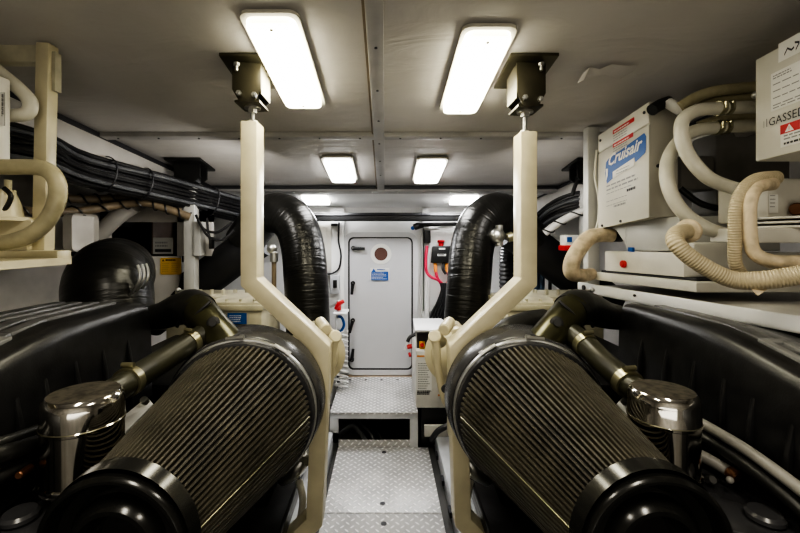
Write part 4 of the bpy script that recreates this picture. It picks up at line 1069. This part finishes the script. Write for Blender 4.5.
wrapped('elbow_hose', [(612, 235.5, 1.9), (600, 235, 1.89), (589, 238, 1.88), (579, 249, 1.86), (572, 262, 1.85), (572, 273, 1.85), (582, 275.5, 1.87), (592, 274, 1.9)], [.032, .034, .036, .036, .036, .035, .031, .029], 'tape', 'cream taped elbow hose left of the labelled control box')
b = m('black').cyl(P(610, 236, 1.9), P(622, 236, 1.9), .028, 16, .004); single('hose_coupling', b, 'black coupling on the end of the cream taped elbow hose', 'coupling')
# grey box with black lettering, upper right
t = Thing('relay_box', 'grey lettered box cut by the right edge of the photo', 'box')
xg0, yg0, yg1 = 1.157, 1.25, .70
def gp(u, v, d=0):
    Y = yg0 + (yg1-yg0)*u; X_ = 1.157 - .03*(u*.55/.18)*.5
    zb_ = EYE + .238; zt_ = EYE + .556 ; sl = (Y-1.25)*-.02
    return Vector((X_ - d, Y, zb_ + (zt_-zb_)*v + sl))
b = m('box'); 
b.hexa([gp(1,0,0), gp(1,0,-.2), gp(0,0,-.2), gp(0,0,0), gp(1,1,0), gp(1,1,-.2), gp(0,1,-.2), gp(0,1,0)], .004); iG = t.part('housing', b)
gx = (gp(1,0)-gp(0,0)).normalized(); gy = Z3; GW = .55; GH = .318
def gq(px, py, d=.002):   # spot on the face seen at that photo pixel
    best = None
    for k in range(400):
        u = k/400; p = gp(u, 0); pxx = CX + p.x/p.y*F
        if best is None or abs(pxx-px) < best[0]: best = (abs(pxx-px), u, p)
    p = best[2]; z = EYE - (py-CY)/F*p.y
    return Vector((p.x - d, p.y, z))
b = m('paper')
p0 = gq(779, 63); b.quad(p0, gx, gy, .30, .055); b.mat('ink')
def zig(pts, w):
    for (a, c) in zip(pts, pts[1:]):
        a2 = p0 + gx*a[0] + gy*a[1] - X3*.001; c2 = p0 + gx*c[0] + gy*c[1] - X3*.001
        b.poly([a2 - gy*w, c2 - gy*w, c2 + gy*w, a2 + gy*w], [(0,1,2,3)])
zig([(.02, .014), (.03, .028), (.042, .018), (.05, .022)], .003); zig([(.052, .034), (.066, .028), (.055, .012)], .003)
b.text('D', p0 + gx*.074 + gy*.010 - X3*.001, gx, gy, .04, bold=.001); t.part('marker_label', b, iG)
b = m('paper'); p1 = gq(771.5, 112); b.quad(p1, gx, gy, .28, .112); b.mat('inkgrey').lines(p1 + gx*.008 + gy*.1 - X3*.001, gx, gy, .08, 2, .007, .0035, 31); b.lines(p1 + gx*.008 + gy*.075 - X3*.001, gx, gy, .2, 3, .02, .003, 33); b.lines(p1 + gx*.008 + gy*.014 - X3*.001, gx, gy, .22, 2, .008, .003, 34); t.part('paper_label', b, iG)
b = m('ink'); p2 = gq(769, 126.5); b.text('GASSED', p2, gx, gy, .034, sx=.95); b.quad(gq(767.3, 127), gx, gy, .002, .024); b.quad(gq(764.5, 128), gx, gy, .0012, .02); t.part('lettering', b, iG)
b = m('paper'); p3 = gq(781, 148); b.quad(p3, gx, gy, .2, .066); b.mat('red').quad(p3 + gy*.038 - X3*.0008, gx, gy, .2, .027)
b.mat('paper').poly([p3 + gx*.015 + gy*.041 - X3*.0015, p3 + gx*.043 + gy*.041 - X3*.0015, p3 + gx*.029 + gy*.062 - X3*.0015], [(0,1,2)]); b.text('DANGER', p3 + gx*.06 + gy*.042 - X3*.0015, gx, gy, .025)
b.mat('red').quad(p3 + gx*.028 + gy*.045 - X3*.002, gx, gy, .002, .010)
b.mat('inkgrey').lines(p3 + gx*.012 + gy*.029 - X3*.0015, gx, gy, .15, 2, .009, .004, 41); b.mat('ink').lines(p3 + gx*.012 + gy*.006 - X3*.0015, gx, gy, .1, 1, .009, .006, 42); t.part('danger_label', b, iG)
b = m('steel').sphere(P(756, 95, 1.255), .012); t.part('screw', b)
t.done()
# compressor unit at right edge
t = Thing('compressor_unit', 'white compressor housing at the right edge below the grey lettered box', 'compressor')
b = m('offwhite').box(P(768, 222, 1.3), P(850, 186, 1.5), .01); t.part('housing', b)
b = m('offwhite')
for k, yy in enumerate((217, 221.5, 226)):
    c = P(812, yy, 1.25); b.cyl(c, c - Z3*.007, .14 + .006*k, 40, .002)
b.box(P(756, 243, 1.18), P(860, 229, 1.35), .006); t.part('flange', b)
b = m('copper').cyl(P(797, 209, 1.29), P(797, 209, 1.27), .02, 16, .003); t.part('port', b)
b = m('paper').quad(P(769, 213, 1.296), X3, Z3, .03, .06); b.mat('inkgrey').lines(P(770, 196, 1.294), X3, Z3, .022, 4, .012, .003, 3); t.part('paper_tag', b); t.done()
b = m('greyhose').box(P(681, 190, 1.75), P(697, 160, 1.85), .01); b.box(P(716, 215, 1.75), P(760, 140, 1.9), .02); single('receiver_tank', b, 'grey metal tank behind the white looping hoses', 'tank')
single('rack_cable', m('cable').tube(PP([(680, 188, 1.6), (700, 203, 1.58), (725, 208, 1.56), (760, 200, 1.55)]), .012, 8, 6), 'black cable sagging behind the white looping hoses', 'cable')
# right hull cables
base = [(525, 244, 2.9), (538, 226, 2.8), (556, 211, 2.7), (580, 203, 2.6), (612, 198, 2.45)]
k = 0
for r_ in range(3):
    for q_ in range(6):
        rnd = random.Random(100+k); pts = []
        for (x, y, Y) in base:
            dy = (q_-2.5)*.024 + rnd.uniform(-.007, .007); dd = (r_-1)*.03 + rnd.uniform(-.008, .008)
            pts.append(P(x, y, Y) + Vector((dd*.9, dd*.3, dy - dd*.2)))
        single('power_cable', m('cable' if k % 3 else 'cablegrey').tube(pts, .011, 8, 4), 'black cable in the bundle rising along the right hull behind the rack post', 'cable', 'right hull cable bundle'); k += 1
t = Thing('wrapped_conduit', 'white conduit with dark wraps below the right cable bundle', 'conduit')
ps = PP([(545, 233, 2.6), (560, 222, 2.55), (584, 210, 2.5), (605, 203, 2.45)]); t.part('conduit', m('white').tube(ps, .024, 12, 5))
b = helix(ps, .026, 4)
t.part('spiral_wrap', b); t.done()
for x, mt, lab in ((536, 'bluehose', 'fat slate-blue hose standing right of the right strut'), (541.5, 'bluehose', 'second slate-blue hose standing right of the right strut'), (550, 'cable', 'black pipe standing right of the slate-blue hoses')):
    single('riser_hose', m(mt).tube(PP([(x, 449, 2.9), (x, 290, 2.9), (x+.5, 262, 2.9), (x+2, 240, 2.92)]), .022 if mt != 'cable' else .012, 12, 4), lab, 'hose')
t = Thing('oil_bottle', 'small white and red bottle beside the cream elbow hose', 'bottle')
b = m('paper').box(P(565, 246, 2.4), P(577, 235, 2.48), .01); b.mat('blue').quad(P(567, 242, 2.397), X3, Z3, .03, .03); t.part('bottle_body', b)
b = m('red').box(P(564, 251, 2.39), P(578, 245, 2.48), .01); t.part('red_base', b); t.done()
single('post_cable', m('black').tube(PP([(572, 196, 2.4), (577, 182, 2.4), (584, 183, 2.4), (592, 186, 2.2), (598, 189, 2.0)]), .012, 8, 5), 'black cable looping from the right rear bracket to the rack post', 'cable')

# loose hoses low beside the canisters
for path, r, mt, lab in (
    ([(-20, 448, .82), (10, 440, .87), (45, 427, .96), (70, 418, 1.03)], .013, 'rubber', 'upper black hose left of the left chrome canister'),
    ([(-20, 460, .80), (10, 452, .85), (45, 440, .94), (70, 430, 1.02)], .019, 'rubber', 'middle fat black hose left of the left chrome canister'),
    ([(-20, 486, .80), (10, 472, .85), (45, 454, .94), (70, 444, 1.02)], .013, 'rubber', 'lowest black hose left of the left chrome canister'),
    ([(690, 417, 1.08), (712, 429, 1.02), (745, 449, .92), (780, 474, .84), (830, 512, .76)], .013, 'greyhose', 'grey-white hose running down beside the right engine cover'),
    ([(690, 430, 1.06), (715, 445, 1.0), (748, 467, .90), (790, 500, .82), (830, 540, .76)], .014, 'rubber', 'black hose next to the grey-white hose on the right')):
    single('coolant_hose', m(mt).tube(PP(path), r, 12, 6), lab, 'hose')
b = m('copper').cyl(P(18, 476, .84), P(31, 467, .88), .008, 12, .002); single('copper_union', b, 'short copper coloured union among the black hoses, lower left', 'pipe fitting')
b = m('greyhose').tube(PP([(700, 455, 1.0), (715, 463, .98), (730, 472, .96)]), .014, 12, 3); b.mat('copper').cyl(P(728, 471, .96), P(738, 478, .94), .016, 12, .003); b.mat('greyhose').sphere(P(730, 480, .93), .008)
single('pipe_union', b, 'grey pipe with a rusty union beside the right chrome canister', 'pipe fitting')
# torn strip of ceiling lining
b = m('ceil'); pts = []; fc = []
sp = [(583, 72), (590, 66), (600, 68), (612, 63), (628, 65), (640, 63)]
for i, (x, y) in enumerate(sp):
    Y = .8625/((CY-y)/F + .155); a = P(x, y, Y); wv = .012 + .012*math.sin(i*2.1)
    pts += [a - Z3*.004, a + Vector((0, .045, -.012 - wv))]
for i in range(len(sp)-1): fc.append((2*i, 2*i+2, 2*i+3, 2*i+1))
b.poly(pts, fc); single('torn_lining', b, 'torn flap of lining hanging from the ceiling on the right', 'lining')

# ------------------------------------------------------------------ camera and light
cam = bpy.data.cameras.new('camera'); co = bpy.data.objects.new('camera', cam); C.objects.link(co)
co.location = (0, 0, EYE); co.rotation_euler = (PI/2, 0, 0)
cam.sensor_width = 36; cam.lens = 18.0; cam.clip_start = .02
cam.shift_x = (400 - CX)/800; cam.shift_y = -(266.5 - CY)/800
bpy.context.scene.camera = co
def area(name, loc, rot, sx, sy, e, col):
    l = bpy.data.lights.new(name, 'AREA'); l.shape = 'RECTANGLE'; l.size = sx; l.size_y = sy; l.energy = e; l.color = col
    o = bpy.data.objects.new(name, l); C.objects.link(o); o.location = loc; o.rotation_euler = rot
for x in (-.5, .5):
    area('overhead_fill', (x, .15, ceil_z(.15)-.05), (math.radians(-9), 0, 0), .16, .5, 10, (1, .93, .78))  # unseen pair above the camera, added to light the foreground evenly
for x in (-.45, .5):
    area('forward_fill', (x, 3.3, ceil_z(3.3)-.05), (math.radians(-9), 0, 0), .2, .3, 7.5, (.96, .97, 1.0))  # extra area lights added near the far fixtures to brighten the aisle end
area('bounce_fill', (0, -.6, 1.0), (math.radians(180-28), 0, 0), 1.6, .6, 6.5, (1, .95, .84))  # unseen upward area light added behind the camera to lift the ceiling
for sx in (-1, 1):
    area('side_fill', (sx*.72, 2.15, 1.72), (math.radians(80), 0, math.radians(-sx*52)), .3, .2, 2.8 if sx < 0 else 1.6, (1, .96, .9))  # added one-sided area lights brightening the hull sides, no fixture there
w = bpy.data.worlds.new('world'); bpy.context.scene.world = w; w.use_nodes = True
w.node_tree.nodes['Background'].inputs[0].default_value = (.9, .95, 1, 1); w.node_tree.nodes['Background'].inputs[1].default_value = .03
vs = bpy.context.scene.view_settings
vs.view_transform = 'AgX'
try: vs.look = 'AgX - High Contrast'
except Exception: pass
vs.exposure = 0.12
